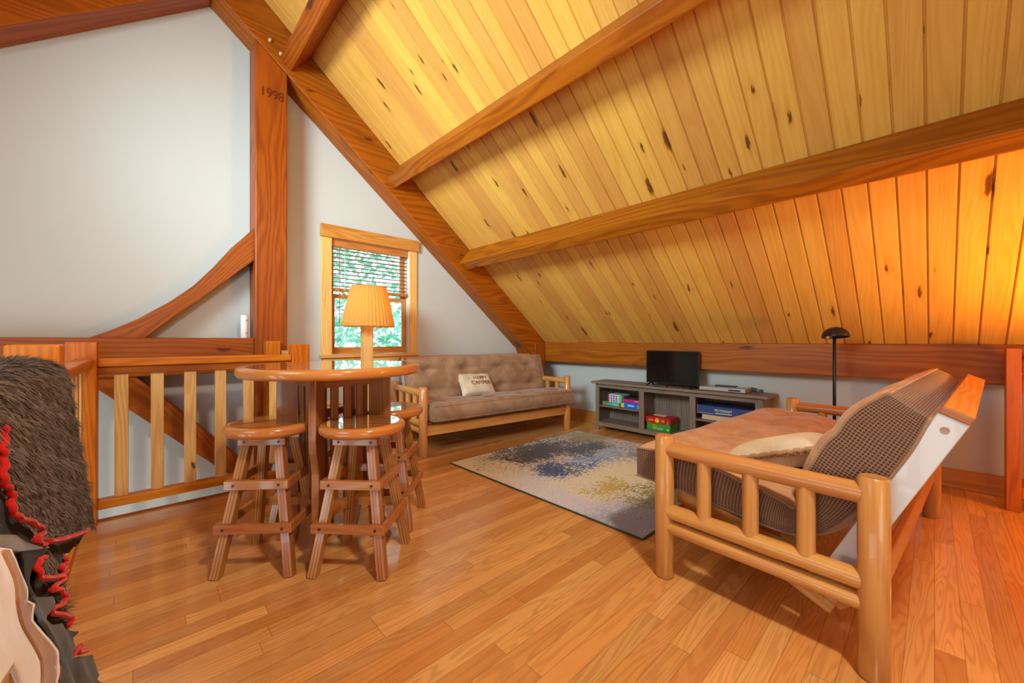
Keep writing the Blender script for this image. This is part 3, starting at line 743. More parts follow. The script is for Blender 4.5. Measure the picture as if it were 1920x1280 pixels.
def log_arm(parent, x, D):
    o = empty_part('arm', parent)
    Hh = .745
    for y in (0, D):
        b = MB(); b.cyl((x, y, 0), (x, y, Hh), .0475, n=32, chamf=.008); b.build('post', M['log'], o)
    for z, r_, nm in ((.675, .040, 'top_rail'), (.350, .038, 'rail'), (.268, .034, 'rail')):
        b = MB(); b.cyl((x, .03, z), (x, D-.03, z), r_, n=24, chamf=0); b.build(nm, M['log'], o)
    for k in (1, 2, 3):
        y = D*(k/4)
        b = MB(); b.cyl((x, y, .36), (x, y, .66), .033, n=20, chamf=0); b.build('spindle', M['log'], o)
    return o
def empty_part(name, parent):
    o = bpy.data.objects.new(name, None); COL.objects.link(o); o.parent = parent; o.empty_display_size = .05; return o
def make_futon(name, label, loc, rz, path, th, face, side_m, L=2.11, D=.83, pivot=True, mx=(.06, 2.05), A=(.99, 1.0), tilt=.444, deck=(.415, .315)):
    """x along the front, y from the front posts to the rear posts"""
    t = empty(name, label, 'futon', loc, rz, None)
    log_arm(t, 0, D); log_arm(t, L, D)
    b = MB(); b.box((.03, -.012, .215), (L-.03, .012, .325)); b.build('front_rail', M['log'], t, bevel=.006)
    b = MB(); b.box((.03, D-.015, .26), (L-.03, D+.015, .37)); b.build('rear_rail', M['log'], t, bevel=.006)
    # backrest frame: two stiles, a top rail and slats
    bf = empty_part('back_frame', t)
    ct, sn_ = math.cos(tilt), math.sin(tilt)
    A = Vector((0, A[0], A[1])); dn = Vector((0, -sn_, -ct)); nb = Vector((0, ct, -sn_))
    for x in (.075, L-.075):
        p = A+nb*.04; q = p+dn*.86
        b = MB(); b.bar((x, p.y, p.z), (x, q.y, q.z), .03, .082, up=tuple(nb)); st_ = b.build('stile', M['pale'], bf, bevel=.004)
        b = MB(); pp = p+dn*.05; b.cyl((x-.017, pp.y, pp.z), (x+.017, pp.y, pp.z), .012, n=14, chamf=0); b.build('plug', M['walnut'], st_)
    p = A+nb*.04+(-dn*.012); b = MB(); b.bar((.055, p.y, p.z), (L-.055, p.y, p.z), .082, .03, up=tuple(dn)); b.build('top_rail', M['oak_trim'], bf, bevel=.004)
    p = A+nb*.04+dn*.70; b = MB(); b.bar((.09, p.y, p.z), (L-.09, p.y, p.z), .08, .03, up=tuple(dn)); b.build('lower_rail', M['log'], bf, bevel=.004)
    for k in range(14):
        x = .20+k*(L-.40)/13; p = A+nb*.035+dn*.02; q = A+nb*.035+dn*.70
        b = MB(); b.bar((x, p.y, p.z), (x, q.y, q.z), .05, .016, up=tuple(nb)); b.build('slat', M['log'], bf, bevel=.002)
    # seat deck
    sd = empty_part('seat_frame', t)
    F0 = Vector((0, .03, deck[0])); F1 = Vector((0, .56, deck[1]))
    for x in (.10, L-.10):
        b = MB(); b.bar((x, F0.y, F0.z), (x, F1.y, F1.z), .03, .075); b.build('stile', M['log'], sd, bevel=.004)
    for k in range(14):
        x = .20+k*(L-.40)/13
        b = MB(); b.bar((x, F0.y+.02, F0.z+.02), (x, F1.y-.03, F1.z+.02), .05, .016); b.build('slat', M['log'], sd, bevel=.002)
    if pivot:
        for x, q in ((.085, 1), (L-.085, -1)):
            b = MB(); b.bar((x, .30, .335), (x, .70, .16), .022, .085); ar = b.build('pivot_arm', M['baluster'], t, bevel=.01)
            c = MB(); c.cyl((x-.016*q, .655, .182), (x-.010*q, .655, .182), .011, n=12, chamf=0); c.build('bolt', M['brass'], ar)
            b = MB(); b.bar((x+.03*q, .52, .40), (x+.03*q, .735, .165), .022, .07); b.build('pivot_link', M['baluster'], t, bevel=.004)
    mattress(t, mx[0], mx[1], path, th, face, side_m, M['suede2'], (.12, .28, .44, .66, .84), (.12, .37, .63, .88), .05)
    return t
# near futon: front faces the television side; y runs back towards the camera's right
YF = lambda v: .98-v
path1 = [(YF(1.185), .545), (YF(1.02), .545), (YF(.80), .530), (YF(.60), .500), (YF(.46), .475), (YF(.385), .480), (YF(.335), .53), (YF(.285), .63), (YF(.215), .77), (YF(.135), .91), (YF(.065), 1.01)]
th1 = [.215, .235, .235, .22, .18, .15, .19, .26, .285, .26, .18]
fut = make_futon('futon', 'honey log futon nearest the camera, reclined with brown waffle sided mattress', (4.135, .842, 0), math.radians(176.2), path1, th1, M['suede'], M['waffle'], L=2.108)
path2 = [(-.105, .462), (.05, .466), (.22, .462), (.38, .452), (.46, .45), (.505, .475), (.535, .54), (.575, .66), (.62, .80), (.655, .93), (.672, 1.01)]
th2 = [.21, .22, .215, .20, .17, .15, .18, .21, .22, .21, .17]
sofa = make_futon('futon', 'log frame futon upright as a sofa under the window by the gable wall', (2.20, 3.735, 0), math.radians(-5.6), path2, th2, M['suede2'], M['suede2'], L=2.17, D=.80, pivot=False, mx=(.07, 2.19), A=(.745, 1.02), tilt=.26, deck=(.315, .30))

def pillow(name, label, mat, wx, hy, th, mtx, fringe=None):
    mb = MB(); n = 26
    def pt(a, b_, sg):
        x = 2*a-1; y = 2*b_-1
        k = max(0, (1-x**4)*(1-y**4))**.5
        pin = 1-.07*(abs(x)**2*(1-abs(y)**2)*0+ (1-abs(y)**2)*abs(x)**6*0) 
        sx = x*(1-.07*(1-x*x*0)*(1-abs(y)**2)*abs(x)**3); sy = y*(1-.09*(1-abs(x)**2)*abs(y)**3)
        wr = .004*math.sin(9*x+4*y)*k
        return (sx*wx/2, sy*hy/2, sg*(th/2*k)+wr+sg*.003)
    mb.grid(lambda a, b_: pt(a, b_, 1), n, n); mb.grid(lambda a, b_: pt(a, b_, -1), n, n, flip=True)
    o = mb.build(name, mat); o.matrix_world = mtx; tag(o, label, 'pillow')
    loop = [pt(i/n, 0, 1) for i in range(n+1)]+[pt(1, i/n, 1) for i in range(n+1)]+[pt(1-i/n, 1, 1) for i in range(n+1)]+[pt(0, 1-i/n, 1) for i in range(n+1)]
    loop = [(x, y, 0) for x, y, z in loop]
    f = MB()
    if fringe:
        f.tube([(x*1.01, y*1.01, .004*math.sin(i*2.1)) for i, (x, y, z) in enumerate(loop)], .013, 8)
        for i, (x, y, z) in enumerate(loop):
            for q in range(7):
                r1 = random.uniform(1.02, 1.08); f.tube([(x+random.uniform(-.012, .012), y+random.uniform(-.012, .012), random.uniform(-.004, .004)), (x*r1+random.uniform(-.01, .01), y*r1+random.uniform(-.01, .01), random.uniform(-.02, .006))], .0022, 4)
        f.build('fringe', fringe, o)
    else:
        f.tube(loop, .0045, 6); f.build('piping', mat, o)
    return o
# printed pillow leaning against the sofa back
pm = Matrix.Translation((3.18, 4.075, .672)) @ Matrix.Rotation(math.radians(-5.6), 4, 'Z') @ Matrix.Rotation(math.radians(52), 4, 'X') @ Matrix.Rotation(math.radians(-2), 4, 'Z')
pl = pillow('printed_pillow', 'cream canvas pillow with brown lettering on the sofa under the window', M['cream2'], .50, .33, .12, pm)
E2 = Matrix.Translation((.03, .055, .0615))
text_mesh('lettering', 'HAPPY', .068, M['print'], pl, Matrix.Translation((.045, .060, .0675)), .001, 1.0)
text_mesh('lettering', 'CAMPER', .076, M['print'], pl, Matrix.Translation((.035, -.014, .0685)), .001, 1.0)
# ruffled pillow lying in the near futon
pm = Matrix.Translation((2.45, .545, .665)) @ Matrix.Rotation(math.radians(-3), 4, 'Z') @ Matrix.Rotation(math.radians(-20), 4, 'X') @ Matrix.Rotation(math.radians(6), 4, 'Y')
pillow('fringed_pillow', 'cream fringed pillow lying on the near futon behind its log arm', M['cream'], .46, .42, .15, pm, M['fringe'])

# ------------------------------------------------------------------ rug
rg = MB(); n = 40
rg.box((0, 0, 0), (2.075, 2.10, .011)); ro = rg.build('area_rug', M['rug']); ro.location = (2.281, 1.243, .001); tag(ro, 'abstract blue, cream and black area rug on the wooden floor', 'rug')
b = MB()
for p, q in (((0, 0), (2.075, 0)), ((2.075, 0), (2.075, 2.10)), ((2.075, 2.10), (0, 2.10)), ((0, 2.10), (0, 0))): b.cyl((*p, .0065), (*q, .0065), .0062, n=8, chamf=0)
b.build('binding', M['rug_edge'], ro)

# ------------------------------------------------------------------ television stand and what is on it
tv = empty('tv_stand', 'long weathered grey television stand with three open bays', 'tv stand', (4.81, 2.22, 0))
V0, V1 = 1.20, 3.25; UF, UB = 4.65, 4.99
def part(name, p0, p1, mat=M['stand'], parent=tv, bev=.003):
    b = MB(); b.box(p0, p1); return b.build(name, mat, parent, bevel=bev)
part('top_panel', (4.605, V0-.05, .645), (4.985, V1+.045, .675), bev=.005)
for a in ((V0, V0+.02), (V1-.02, V1)): part('end_panel', (UF+.02, a[0], .06), (UB, a[1], .645))
for a in ((V0, V0+.075), (V1-.055, V1)): part('stile', (UF, a[0], 0), (UF+.022, a[1], .645))
for a in ((V0, V0+.05), (V1-.05, V1)): part('rear_leg', (UB-.05, a[0], 0), (UB, a[1], .06))
part('centre_leg', (UF+.05, 2.20, 0), (UF+.09, 2.24, .06))
for a in ((1.88, 1.95), (2.52, 2.59)): part('divider', (UF, a[0], .115), (UF+.022, a[1], .595)); part('partition', (UF+.02, a[0]+.025, .115), (UB-.015, a[1]-.025, .645))
part('top_rail', (UF, V0+.075, .592), (UF+.022, V1-.055, .645))
part('bottom_rail', (UF, V0+.075, .06), (UF+.022, V1-.055, .115))
part('bottom_shelf', (UF+.02, V0+.02, .095), (UB-.015, V1-.02, .115))
part('shelf', (UF+.012, 2.565, .325), (UB-.02, V1-.02, .343)); part('shelf', (UF+.012, V0+.02, .325), (UB-.02, 1.905, .343))
bp = MB()
k = V0+.02
while k < V1-.03:
    bp.box((UB-.012, k, .10), (UB-.004, min(k+.095, V1-.02), .645)); k += .0965
bp.build('back_panel', M['stand'], tv)
b = MB(); b.cyl((UB-.02, 2.03, .53), (UB-.0115, 2.03, .53), .03, n=20, chamf=0); b.build('cable_hole', M['black'], tv)
fixkids(tv)
# television
tvs = empty('television', 'small flat black television on two feet on the grey stand', 'television', (4.718, 2.190, .676))
V_ = lambda a: a-2.227
b = MB(); b.box((-.012, -.326, .035), (.028, .326, .440)); b.build('housing', M['black'], tvs, bevel=.005)
b = MB(); b.box((-.0145, -.317, .050), (-.0115, .317, .431)); b.build('screen', M['screen'], tvs)
b = MB(); b.box((.028, -.22, .07), (.05, .22, .20)); b.build('rear_cover', M['black'], tvs, bevel=.008)
for q in (-.27, .27):
    b = MB(); b.bar((.005, q, .042), (-.085, q+.012, .006), .018, .010); b.bar((.005, q, .042), (.10, q+.012, .006), .018, .010); b.build('foot', M['black'], tvs, bevel=.002)
rc = empty('remote_control', 'black remote control lying on the stand in front of the television', 'remote', (4.64, 2.30, .676), .25)
b = MB(); b.box((-.022, -.085, 0), (.022, .085, .016)); b.build('case', M['black'], rc, bevel=.005)
b = MB()
for i in range(3):
    for j in range(6): b.box((-.015+i*.011, -.07+j*.02, .0155), (-.008+i*.011, -.058+j*.02, .018))
b.build('keypad', plain('grey_keys', (90, 90, 94), .5), rc)
cd = MB(); pts = [(4.76, 2.11, .74), (4.72, 2.07, .70), (4.69, 2.04, .6795), (4.70, 1.98, .6795), (4.72, 1.93, .6795), (4.78, 1.90, .6795), (4.86, 1.96, .6795), (4.93, 2.1, .6795)]
cd.tube(smooth_path(pts, 50), .0032, 7); tag(cd.build('cable', M['cord']), 'thin black cable trailing under the television to the stand top', 'cable')
# disc player
dv = empty('disc_player', 'slim silver disc player on the stand right of the television', 'player', (4.80, 1.61, .676))
b = MB(); b.box((-.115, -.235, .004), (.115, .235, .046)); b.build('case', M['silver'], dv, bevel=.004)
b = MB(); b.box((-.123, -.237, .006), (-.114, .237, .044)); b.build('front_panel', M['silver'], dv, bevel=.003)
b = MB(); b.box((-.1245, -.19, .016), (-.1225, -.07, .032)); b.build('display', M['black'], dv)
for q in (-.2, .2):
    for x in (-.08, .08):
        b = MB(); b.cyl((x, q, 0), (x, q, .005), .012, n=12, chamf=0); b.build('foot', M['black'], dv)
tr = MB(); tr.box((-.05, -.11, 0), (.05, .11, .010)); to = tr.build('tablet_remote', M['black'], bevel=.004); to.location = (4.85, 1.62, .7225); to.rotation_euler = (0, 0, .1); tag(to, 'flat black remote lying on top of the silver disc player', 'remote')
cd = MB(); pts = []
for i in range(70):
    a = i/70*2*PI*2.6; r_ = .055+.008*math.sin(i*.7); pts.append((4.86+r_*math.cos(a)*.8, 1.315+r_*math.sin(a), .681+i*.0006+.012*max(0, math.sin(a))))
cd.tube(pts, .0035, 7); tag(cd.build('cable_coil', M['cord']), 'coiled black cable on the stand beside the disc player', 'cable')
# games on the shelves
def game(name, label, v0, v1, z0, z1, u0, dpt, rgb, rot=0, lid=None, cat='game box', group='boxed games in the television stand', lidh=.6):
    e = empty(name, label, cat, (u0+dpt/2, (v0+v1)/2, z0), rot, group); wv = abs(v1-v0); hh = z1-z0
    m_ = plain(name+'_board', rgb, .45); ml = m_ if lid is None else plain(name+'_lid', lid, .4)
    b = MB(); b.box((-dpt/2+.003, -wv/2+.003, 0), (dpt/2-.003, wv/2-.003, hh*.9)); b.build('tray', m_, e, bevel=.002)
    b = MB(); b.box((-dpt/2, -wv/2, hh*(1-lidh)), (dpt/2, wv/2, hh)); b.build('lid', ml, e, bevel=.002)
    return e, -dpt/2, wv, hh
def plate(e, x, y0, y1, z0, z1, rgb, name='label', th=.0015):
    b = MB(); b.box((x-th, y0, z0), (x+.001, y1, z1)); return b.build(name, plain('print_'+name, rgb, .5), e)
e, x, wv, hh = game('game_box', 'teal and green game box on the left shelf, bottom left', 2.90, 3.17, .344, .395, 4.70, .25, (70, 160, 122), lidh=.7)
plate(e, x, .045, .13, .006, .045, (126, 132, 82)); plate(e, x, -.12, -.02, .012, .040, (110, 206, 180)); plate(e, x, -.005, .035, .015, .036, (60, 190, 150))
e, x, wv, hh = game('game_box', 'bright blue game box with yellow end on the left shelf', 2.575, 2.885, .344, .420, 4.70, .26, (24, 112, 206), lid=(28, 104, 214), lidh=.35)
plate(e, x, .10, .15, .008, .064, (226, 200, 50)); plate(e, x, -.154, -.09, .006, .058, (196, 130, 136))
t_ = plate(e, x, -.055, .055, .020, .056, (34, 136, 226))
for q, a_, c_ in ((0, -.040, -.014), (1, -.008, .012), (2, .018, .042)): plate(e, x-.0012, a_, c_, .030+.002*(q % 2), .046+.002*(q % 2), (206, 232, 246), 'mark')
e, x, wv, hh = game('game_box', 'upright red and white game box with blue letter tiles', 2.875, 3.085, .396, .505, 4.71, .22, (206, 216, 220), lidh=.98)
plate(e, x, .085, .105, .0, .109, (206, 36, 30)); plate(e, x, -.105, -.065, .0, .109, (120, 196, 120))
for i in range(3):
    for j in range(3): plate(e, x-.0005, .028-i*.04+.012, .052-i*.04+.012, .012+j*.031, .034+j*.031, (58, 74, 128) if (i+j) % 2 else (120, 104, 160), 'letter_tile')
e, x, wv, hh = game('game_box', 'flat magenta game box with black lid lying on the blue one', 2.58, 2.85, .421, .492, 4.71, .24, (196, 40, 110), lid=(34, 30, 40), lidh=.42)
plate(e, x, -.12, -.03, .012, .030, (236, 130, 170))
e, x, wv, hh = game('game_box', 'green boxed game at the bottom of the middle bay', 2.195, 2.50, .116, .205, 4.69, .22, (58, 148, 46), lidh=.9)
plate(e, x, .04, .06, .02, .075, (236, 196, 60)); plate(e, x, .02, .075, .055, .068, (236, 120, 50)); plate(e, x, .02, .075, .03, .042, (236, 196, 60)); plate(e, x, -.06, .01, .022, .040, (130, 206, 140)); plate(e, x, -.135, -.11, .018, .045, (150, 200, 60))
e, x, wv, hh = game('game_box', 'red boxed game stacked on the green one in the middle bay', 2.19, 2.51, .206, .285, 4.685, .23, (190, 18, 16), lidh=.95)
b = MB(); b.cyl((x-.0015, .01, .040), (x+.001, .01, .040), .028, n=20, chamf=0); b.build('emblem', plain('print_yellow', (226, 196, 50), .5), e)
plate(e, x, .06, .125, .030, .050, (206, 130, 46)); plate(e, x, -.085, -.04, .026, .054, (220, 120, 40)); plate(e, x, -.005, .025, .062, .072, (226, 150, 50)); plate(e, x, -.135, -.115, .0, .05, (60, 150, 70))
cx = MB(); cx.box((-.05, -.08, 0), (.05, .08, .012)); co = cx.build('card_pack', M['card'], bevel=.002); co.location = (4.84, 2.38, .2855); tag(co, 'thin tan card pack on top of the red game box', 'card pack')
e, x, wv, hh = game('game_box', 'large navy game box with white name label in the right bay', 1.31, 1.875, .405, .505, 4.685, .27, (40, 62, 112), lid=(46, 68, 120), lidh=.97)
plate(e, x, .275, .281, .0, .1, (120, 134, 160)); plate(e, x, .10, .28, .012, .020, (130, 140, 170))
plate(e, x, -.085, .085, .022, .030, (226, 224, 214))
text_mesh('lettering', 'PICTIONARY', .040, plain('white_print', (236, 234, 224), .5), e, FACE_U(x-.0035, 0, .056), .0006, .78)
e, x, wv, hh = game('game_box', 'pale tan box beneath the navy game box in the right bay', 1.32, 1.825, .344, .404, 4.70, .25, (206, 184, 150), lidh=.9)

# ------------------------------------------------------------------ fur hide thrown over the side railing
ft = empty('fur_throw', 'dark brown fur hide with red and black felt edging over the railing', 'fur throw', (-.285, 1.6, 0))
def gu(z, v):      # the hanging side: distance from the rail, flaring towards the floor
    base = -.195 if z > 1.12 else -.195+(1.12-z)*.105
    return base+.003*math.sin(v*31+z*9)*min(1, max(0, (1.15-z)*2))
def lerp_table(pts, x):
    for (a, b_), (c, d) in zip(pts, pts[1:]):
        if x <= c: return b_+(d-b_)*(x-a)/(c-a)
    return pts[-1][1]
LOWER = [(.2, .92), (.95, .95), (1.04, 1.0), (1.085, 1.06), (1.13, .96), (1.19, .905), (1.27, .865), (1.33, .84), (1.40, .80), (1.46, .765), (1.63, .71), (1.84, .645), (1.95, .606), (2.15, .56)]
def bottom(v): return lerp_table(LOWER, v)
def fpt(a, q):     # a along the rail, q over the rail and down
    v = .25+1.83*a
    if q < .18:
        ang = PI*(1-q/.18); u = -.285+.092*math.cos(ang); z = 1.128+.055*math.sin(ang)
        return (u, v, z)
    t = (q-.18)/.82; zb = bottom(v); z = 1.128+(zb-1.128)*t
    v += .035*t*max(0, a-.8)*5
    return (gu(z, v), v, z)
fb = MB(); NA, NQ = 150, 50
fb.grid(lambda a, q: fpt(a, q), NA, NQ, uvs=lambda a, q: (a, 0))
def bq(a, q):      # far side of the rail, short overhang
    return (-.377-.01*q, .25+1.83*a, 1.128-.35*q)
fb.grid(bq, 30, 6, uvs=lambda a, q: (a, 0))
def strand(mb, p, d, L, wd):
    p = Vector(p); d = Vector(d); sd = d.cross(Vector((random.uniform(-1, 1), random.uniform(-1, 1), random.uniform(-1, 1)))).normalized()*wd
    m = p+d*L*.55+Vector((0, 0, -L*.06)); e = p+d*L+Vector((0, 0, -L*.25))
    c = random.random()
    mb.add([p-sd, p+sd, m+sd*.7, m-sd*.7, e], [(0, 1, 2, 3), (3, 2, 4)], [[(c, 0), (c, 0), (c, .6), (c, .6)], [(c, .6), (c, .6), (c, 1)]], True)
rnd = random.Random(3)
def clump(v, z):
    return Vector((0, .55*math.sin(v*61+z*23)+.45*math.sin(z*83-v*29), .35*math.sin(v*71-z*47)+.3*math.sin(v*23+z*90)))
for k in range(42000):
    a = 1-.58*rnd.random()**1.25; q = rnd.random()
    p = fpt(a, q)
    if q < .18: nrm = Vector((p[0]+.285, 0, p[2]-1.128)).normalized(); dwn = Vector((nrm.z, 0, -nrm.x))
    else: nrm = Vector((1, 0, .1)); dwn = Vector((0, -.25, -1))
    lim = min(1, max(.35, (p[2]-bottom(p[1]))*9)) if q >= .18 else 1
    d = (nrm*rnd.uniform(.15, .75)+dwn*.9+clump(p[1], p[2])*.9+Vector((rnd.uniform(-.3, .3), rnd.uniform(-.45, .45), rnd.uniform(-.3, .3)))).normalized()
    strand(fb, p, d, rnd.uniform(.018, .042)*lim, .0010)
for k in range(9000):   # the near half of the throw
    a = .42*rnd.random(); q = rnd.random(); p = fpt(a, q)
    nrm = Vector((1, 0, .1)) if q >= .18 else Vector((p[0]+.285, 0, p[2]-1.128)).normalized()
    strand(fb, p, (nrm*rnd.uniform(.15, .7)+Vector((0, -.25, -.9))+clump(p[1], p[2])*.8).normalized(), rnd.uniform(.018, .04), .0013)
for k in range(4500):   # the far vertical edge
    q = rnd.random(); p = fpt(1, q); d = Vector((rnd.uniform(0, .6), rnd.uniform(-.1, .5), -1)).normalized(); strand(fb, p, d, rnd.uniform(.015, .04), .0010)
TF = [(1.252,0.828), (1.319,0.787), (1.382,0.743), (1.388,0.718), (1.339,0.718), (1.241,0.762), (1.185,0.792), (1.172,0.815), (1.225,0.812), (1.289,0.799)]
def inside(poly, x, y):
    r_ = False; n = len(poly); j = n-1
    for i in range(n):
        (xi, yi), (xj, yj) = poly[i], poly[j]
        if (yi > y) != (yj > y) and x < (xj-xi)*(y-yi)/(yj-yi)+xi: r_ = not r_
        j = i
    return r_
k = 0
while k < 2600:          # the tuft of fur hanging below the red edge
    v_, z_ = rnd.uniform(1.16, 1.40), rnd.uniform(.71, .83)
    if not inside(TF, v_, z_): continue
    strand(fb, (gu(z_, v_)+.016, v_, z_), (Vector((rnd.uniform(.1, .5), rnd.uniform(-.3, .3), -1))+clump(v_, z_)*.5).normalized(), rnd.uniform(.012, .024), .0010); k += 1
for k in range(700):
    z_ = rnd.uniform(.62, .70); v_ = 1.27+rnd.uniform(0, .09)
    strand(fb, (gu(z_, v_)+.012, v_, z_), Vector((.2, rnd.uniform(.1, .9), rnd.uniform(-.9, .2))).normalized(), rnd.uniform(.02, .045), .0010)
fb.build('fur', M['fur'], ft, fix=False)
# felt and suede pieces of the hide: thin cut sheets lying against the hanging side
def cut_sheet(name, poly, mat, outu, ripple=.003, cv=.007, cz=.004, freq=(40, 60)):
    vs = [p[0] for p in poly]; zs = [p[1] for p in poly]; v0, z0 = min(vs), min(zs)
    nv = int((max(vs)-v0)/cv)+2; nz = int((max(zs)-z0)/cz)+2
    keep = [(i, j) for i in range(nv) for j in range(nz) if inside(poly, v0+(i+.5)*cv, z0+(j+.5)*cz)]
    ks = set(keep); idx = {}; mb = MB(); pts = []; fs = []
    def near(x, y):
        best = (9, x, y); n = len(poly)
        for i in range(n):
            (ax, ay), (bx, by) = poly[i], poly[(i+1) % n]; dx, dy = bx-ax, by-ay; l2 = dx*dx+dy*dy or 1e-9
            t = max(0, min(1, ((x-ax)*dx+(y-ay)*dy)/l2)); qx, qy = ax+dx*t, ay+dy*t; e = math.hypot(x-qx, y-qy)
            if e < best[0]: best = (e, qx, qy)
        return best[1], best[2]
    def vid(i, j):
        if (i, j) not in idx:
            x, y = v0+i*cv, z0+j*cz
            if not all((a, b_) in ks for a in (i-1, i) for b_ in (j-1, j)): x, y = near(x, y)
            idx[(i, j)] = len(pts); pts.append((gu(y, x)+outu+ripple*math.sin(x*freq[0]+y*freq[1]), x, y))
        return idx[(i, j)]
    for i, j in keep: fs.append((vid(i, j), vid(i+1, j), vid(i+1, j+1), vid(i, j+1)))
    mb.add(pts, fs, [[(pts[k_][1], pts[k_][2]) for k_ in f] for f in fs], True)
    o = mb.build(name, mat, ft); sm = o.modifiers.new('thickness', 'SOLIDIFY'); sm.thickness = .005; sm.offset = 1; return o
def felt_edge(name, line, mat, outu, r0, wob=.002):
    P = smooth_path(line, len(line)*6); b = MB()
    b.tube([(gu(z_, v_)+outu+wob*math.sin(i*.9), v_, z_) for i, (v_, z_) in enumerate(P)], r0, 8); return b.build(name, mat, ft)
cut_sheet('hide_backing', [(1.006, 0.964), (1.305, 0.831), (1.458, 0.704), (1.396, 0.641), (1.345, 0.604), (1.335, 0.535), (1.298, 0.484), (1.122, 0.607), (1.051, 0.714), (0.92, 0.816)], M['blackfelt'], -.004, .001)
cut_sheet('felt_backing', [(1.003,1.035), (1.1,0.992), (1.13,0.981), (1.14,0.939), (1.262,0.854), (1.333,0.799), (1.244,0.832), (1.174,0.868), (1.055,0.923), (0.962,0.965)], M['blackfelt'], .004, .001)
cut_sheet('felt_backing', [(1.257, 0.844), (1.487, 0.752), (1.552, 0.697), (1.552, 0.662), (1.488, 0.654), (1.478, 0.612), (1.459, 0.56), (1.342, 0.605), (1.214, 0.738)], M['blackfelt'], -.002, .001)
cut_sheet('black_frill', [(1.435,0.77), (1.932,0.61), (1.827,0.614), (1.793,0.631), (1.755,0.633), (1.695,0.656), (1.633,0.662), (1.592,0.682), (1.53,0.689), (1.51,0.713), (1.463,0.734)], M['blackfelt'], .002, .002)
cut_sheet('black_frill', [(1.185,0.792), (1.278,0.749), (1.375,0.699), (1.269,0.726), (1.359,0.661), (1.241,0.696), (1.372,0.603), (1.345,0.595), (1.22,0.667), (1.171,0.712), (1.128,0.773), (1.147,0.796)], M['blackfelt'], .014, .002)
cut_sheet('felt_fold', [(0.877,0.99), (0.965,0.955), (1.047,0.925), (1.123,0.884), (1.248,0.821), (1.167,0.847), (1.043,0.892), (0.953,0.937), (0.869,0.975)], M['foldfelt'], .022, .002)
cut_sheet('felt_fold', [(1.018,0.906), (1.222,0.831), (1.206,0.827), (1.125,0.848), (1.093,0.844), (1.064,0.832), (1.074,0.798), (1.054,0.797), (1.029,0.82), (1.03,0.854), (1.032,0.878)], M['blackfelt'], .026, .002)
cut_sheet('grey_frill', [(0.979,0.843), (1.08,0.79), (1.09,0.771), (1.038,0.773), (1.074,0.743), (1.125,0.716), (1.212,0.658), (1.249,0.632), (1.274,0.616), (1.238,0.624), (1.252,0.599), (1.188,0.617), (1.197,0.604), (1.353,0.512), (1.427,0.458), (1.397,0.466), (1.452,0.42), (1.414,0.433), (1.465,0.392), (1.412,0.415), (1.461,0.371), (1.4,0.374), (1.062,0.613), (1.073,0.671), (1.086,0.683), (1.054,0.728), (1.015,0.769), (0.984,0.796), (1.002,0.818)], M['greyfelt'], .036, .004, freq=(70, 50))
cut_sheet('suede_underside', [(0.62,1.04), (0.762,1.01), (0.838,0.979), (0.871,0.965), (0.902,0.951), (0.918,0.926), (0.923,0.896), (0.93,0.876), (0.926,0.861), (0.957,0.839), (0.949,0.819), (0.977,0.79), (1.013,0.747), (1.035,0.713), (1.028,0.694), (1.032,0.675), (1.01,0.643), (0.842,0.763), (0.823,0.799), (0.812,0.817), (0.797,0.837), (0.70,0.84), (0.55,0.80), (0.45,0.83), (0.42,0.95), (0.46,1.06)], M['hide'], .045, .002)
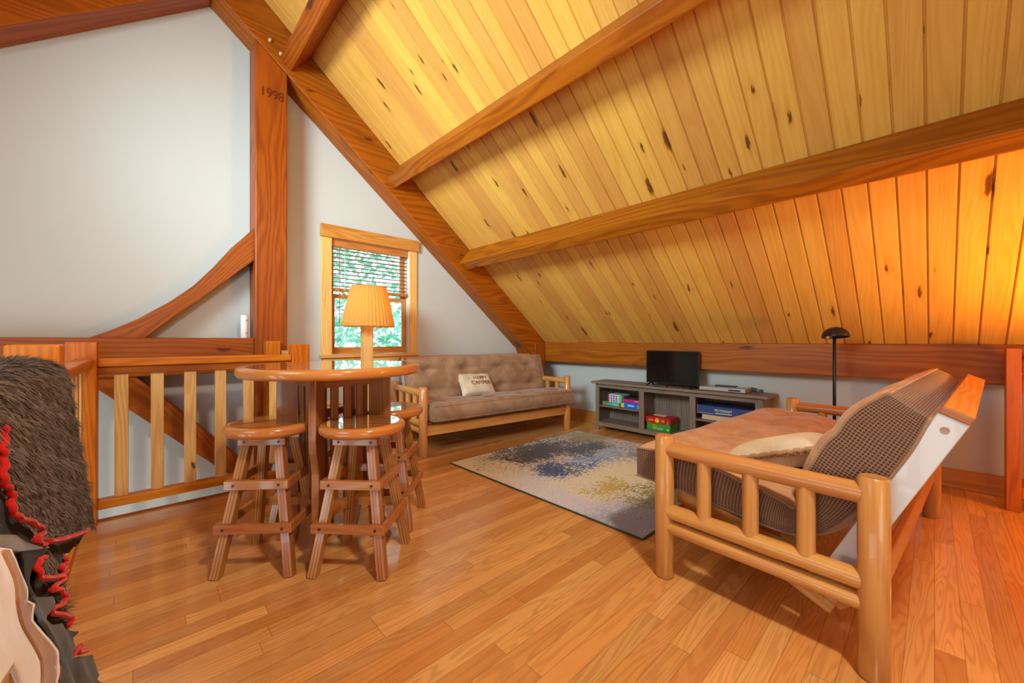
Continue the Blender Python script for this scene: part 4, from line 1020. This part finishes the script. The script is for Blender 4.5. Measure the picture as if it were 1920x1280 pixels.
cut_sheet('tan_edge', [(0.88,0.958), (0.895,0.934), (0.901,0.904), (0.908,0.885), (0.903,0.87), (0.934,0.849), (0.926,0.83), (0.953,0.801), (0.988,0.759), (1.01,0.725), (1.003,0.708), (1.007,0.689), (0.986,0.658), (0.92,0.704), (0.933,0.737), (0.929,0.763), (0.907,0.798), (0.883,0.84), (0.872,0.867), (0.863,0.891), (0.861,0.922), (0.851,0.953), (0.846,0.972)], M['hide_edge'], .0475, .002)
felt_edge('red_border', [(1.129,1.096), (1.125,1.079), (1.1,1.063), (1.101,1.046), (1.083,1.025), (1.081,1.007), (1.099,0.99), (1.11,0.973), (1.098,0.955), (1.123,0.934), (1.188,0.902), (1.263,0.865), (1.292,0.843), (1.232,0.854), (1.211,0.855), (1.247,0.832), (1.282,0.818)], M['red'], .014, .0055)
felt_edge('red_border', [(1.315,0.812), (1.448,0.766), (1.629,0.708), (1.841,0.642)], M['red'], .016, .0065)
felt_edge('red_border', [(1.166,0.834), (1.131,0.842), (1.111,0.837), (1.126,0.813), (1.189,0.782), (1.293,0.736), (1.255,0.743), (1.182,0.762), (1.238,0.732), (1.275,0.698), (1.231,0.704), (1.156,0.735), (1.2,0.701), (1.279,0.65), (1.271,0.636)], M['red'], .030, .0048)
felt_edge('red_border', [(1.396,0.737), (1.407,0.723), (1.351,0.734), (1.39,0.708), (1.326,0.725)], M['red'], .024, .0050)
felt_edge('red_border', [(1.211,0.6), (1.298,0.571), (1.266,0.575), (1.378,0.512)], M['red'], .036, .0050)
fixkids(ft)

# ------------------------------------------------------------------ trees outside the gable window
fo = MB(); rl2 = random.Random(5)
for k in range(30000):
    p = Vector((rl2.uniform(-.5, 7.5), rl2.uniform(7.2, 11), rl2.uniform(-1.5, 6.5)))
    if math.sin(p.x*1.9+p.z*1.1)+math.sin(p.z*2.3-p.x*.9+p.y) + rl2.uniform(-1.6, 1.6) < -.2: continue
    a = Vector((rl2.uniform(-1, 1), rl2.uniform(-1, 1), rl2.uniform(-1, 1))).normalized(); b_ = a.orthogonal().normalized(); sz = rl2.uniform(.06, .14)
    fo.add([p-a*sz, p+b_*sz*.5, p+a*sz, p-b_*sz*.5], [(0, 1, 2, 3)], [[(0, 0), (1, 0), (1, 1), (0, 1)]])
fo_ = fo.build('foliage', M['leaf'], fix=False); fo_['kind'] = 'stuff'; tag(fo_, 'sunlit green leaves of trees outside the window', 'foliage')
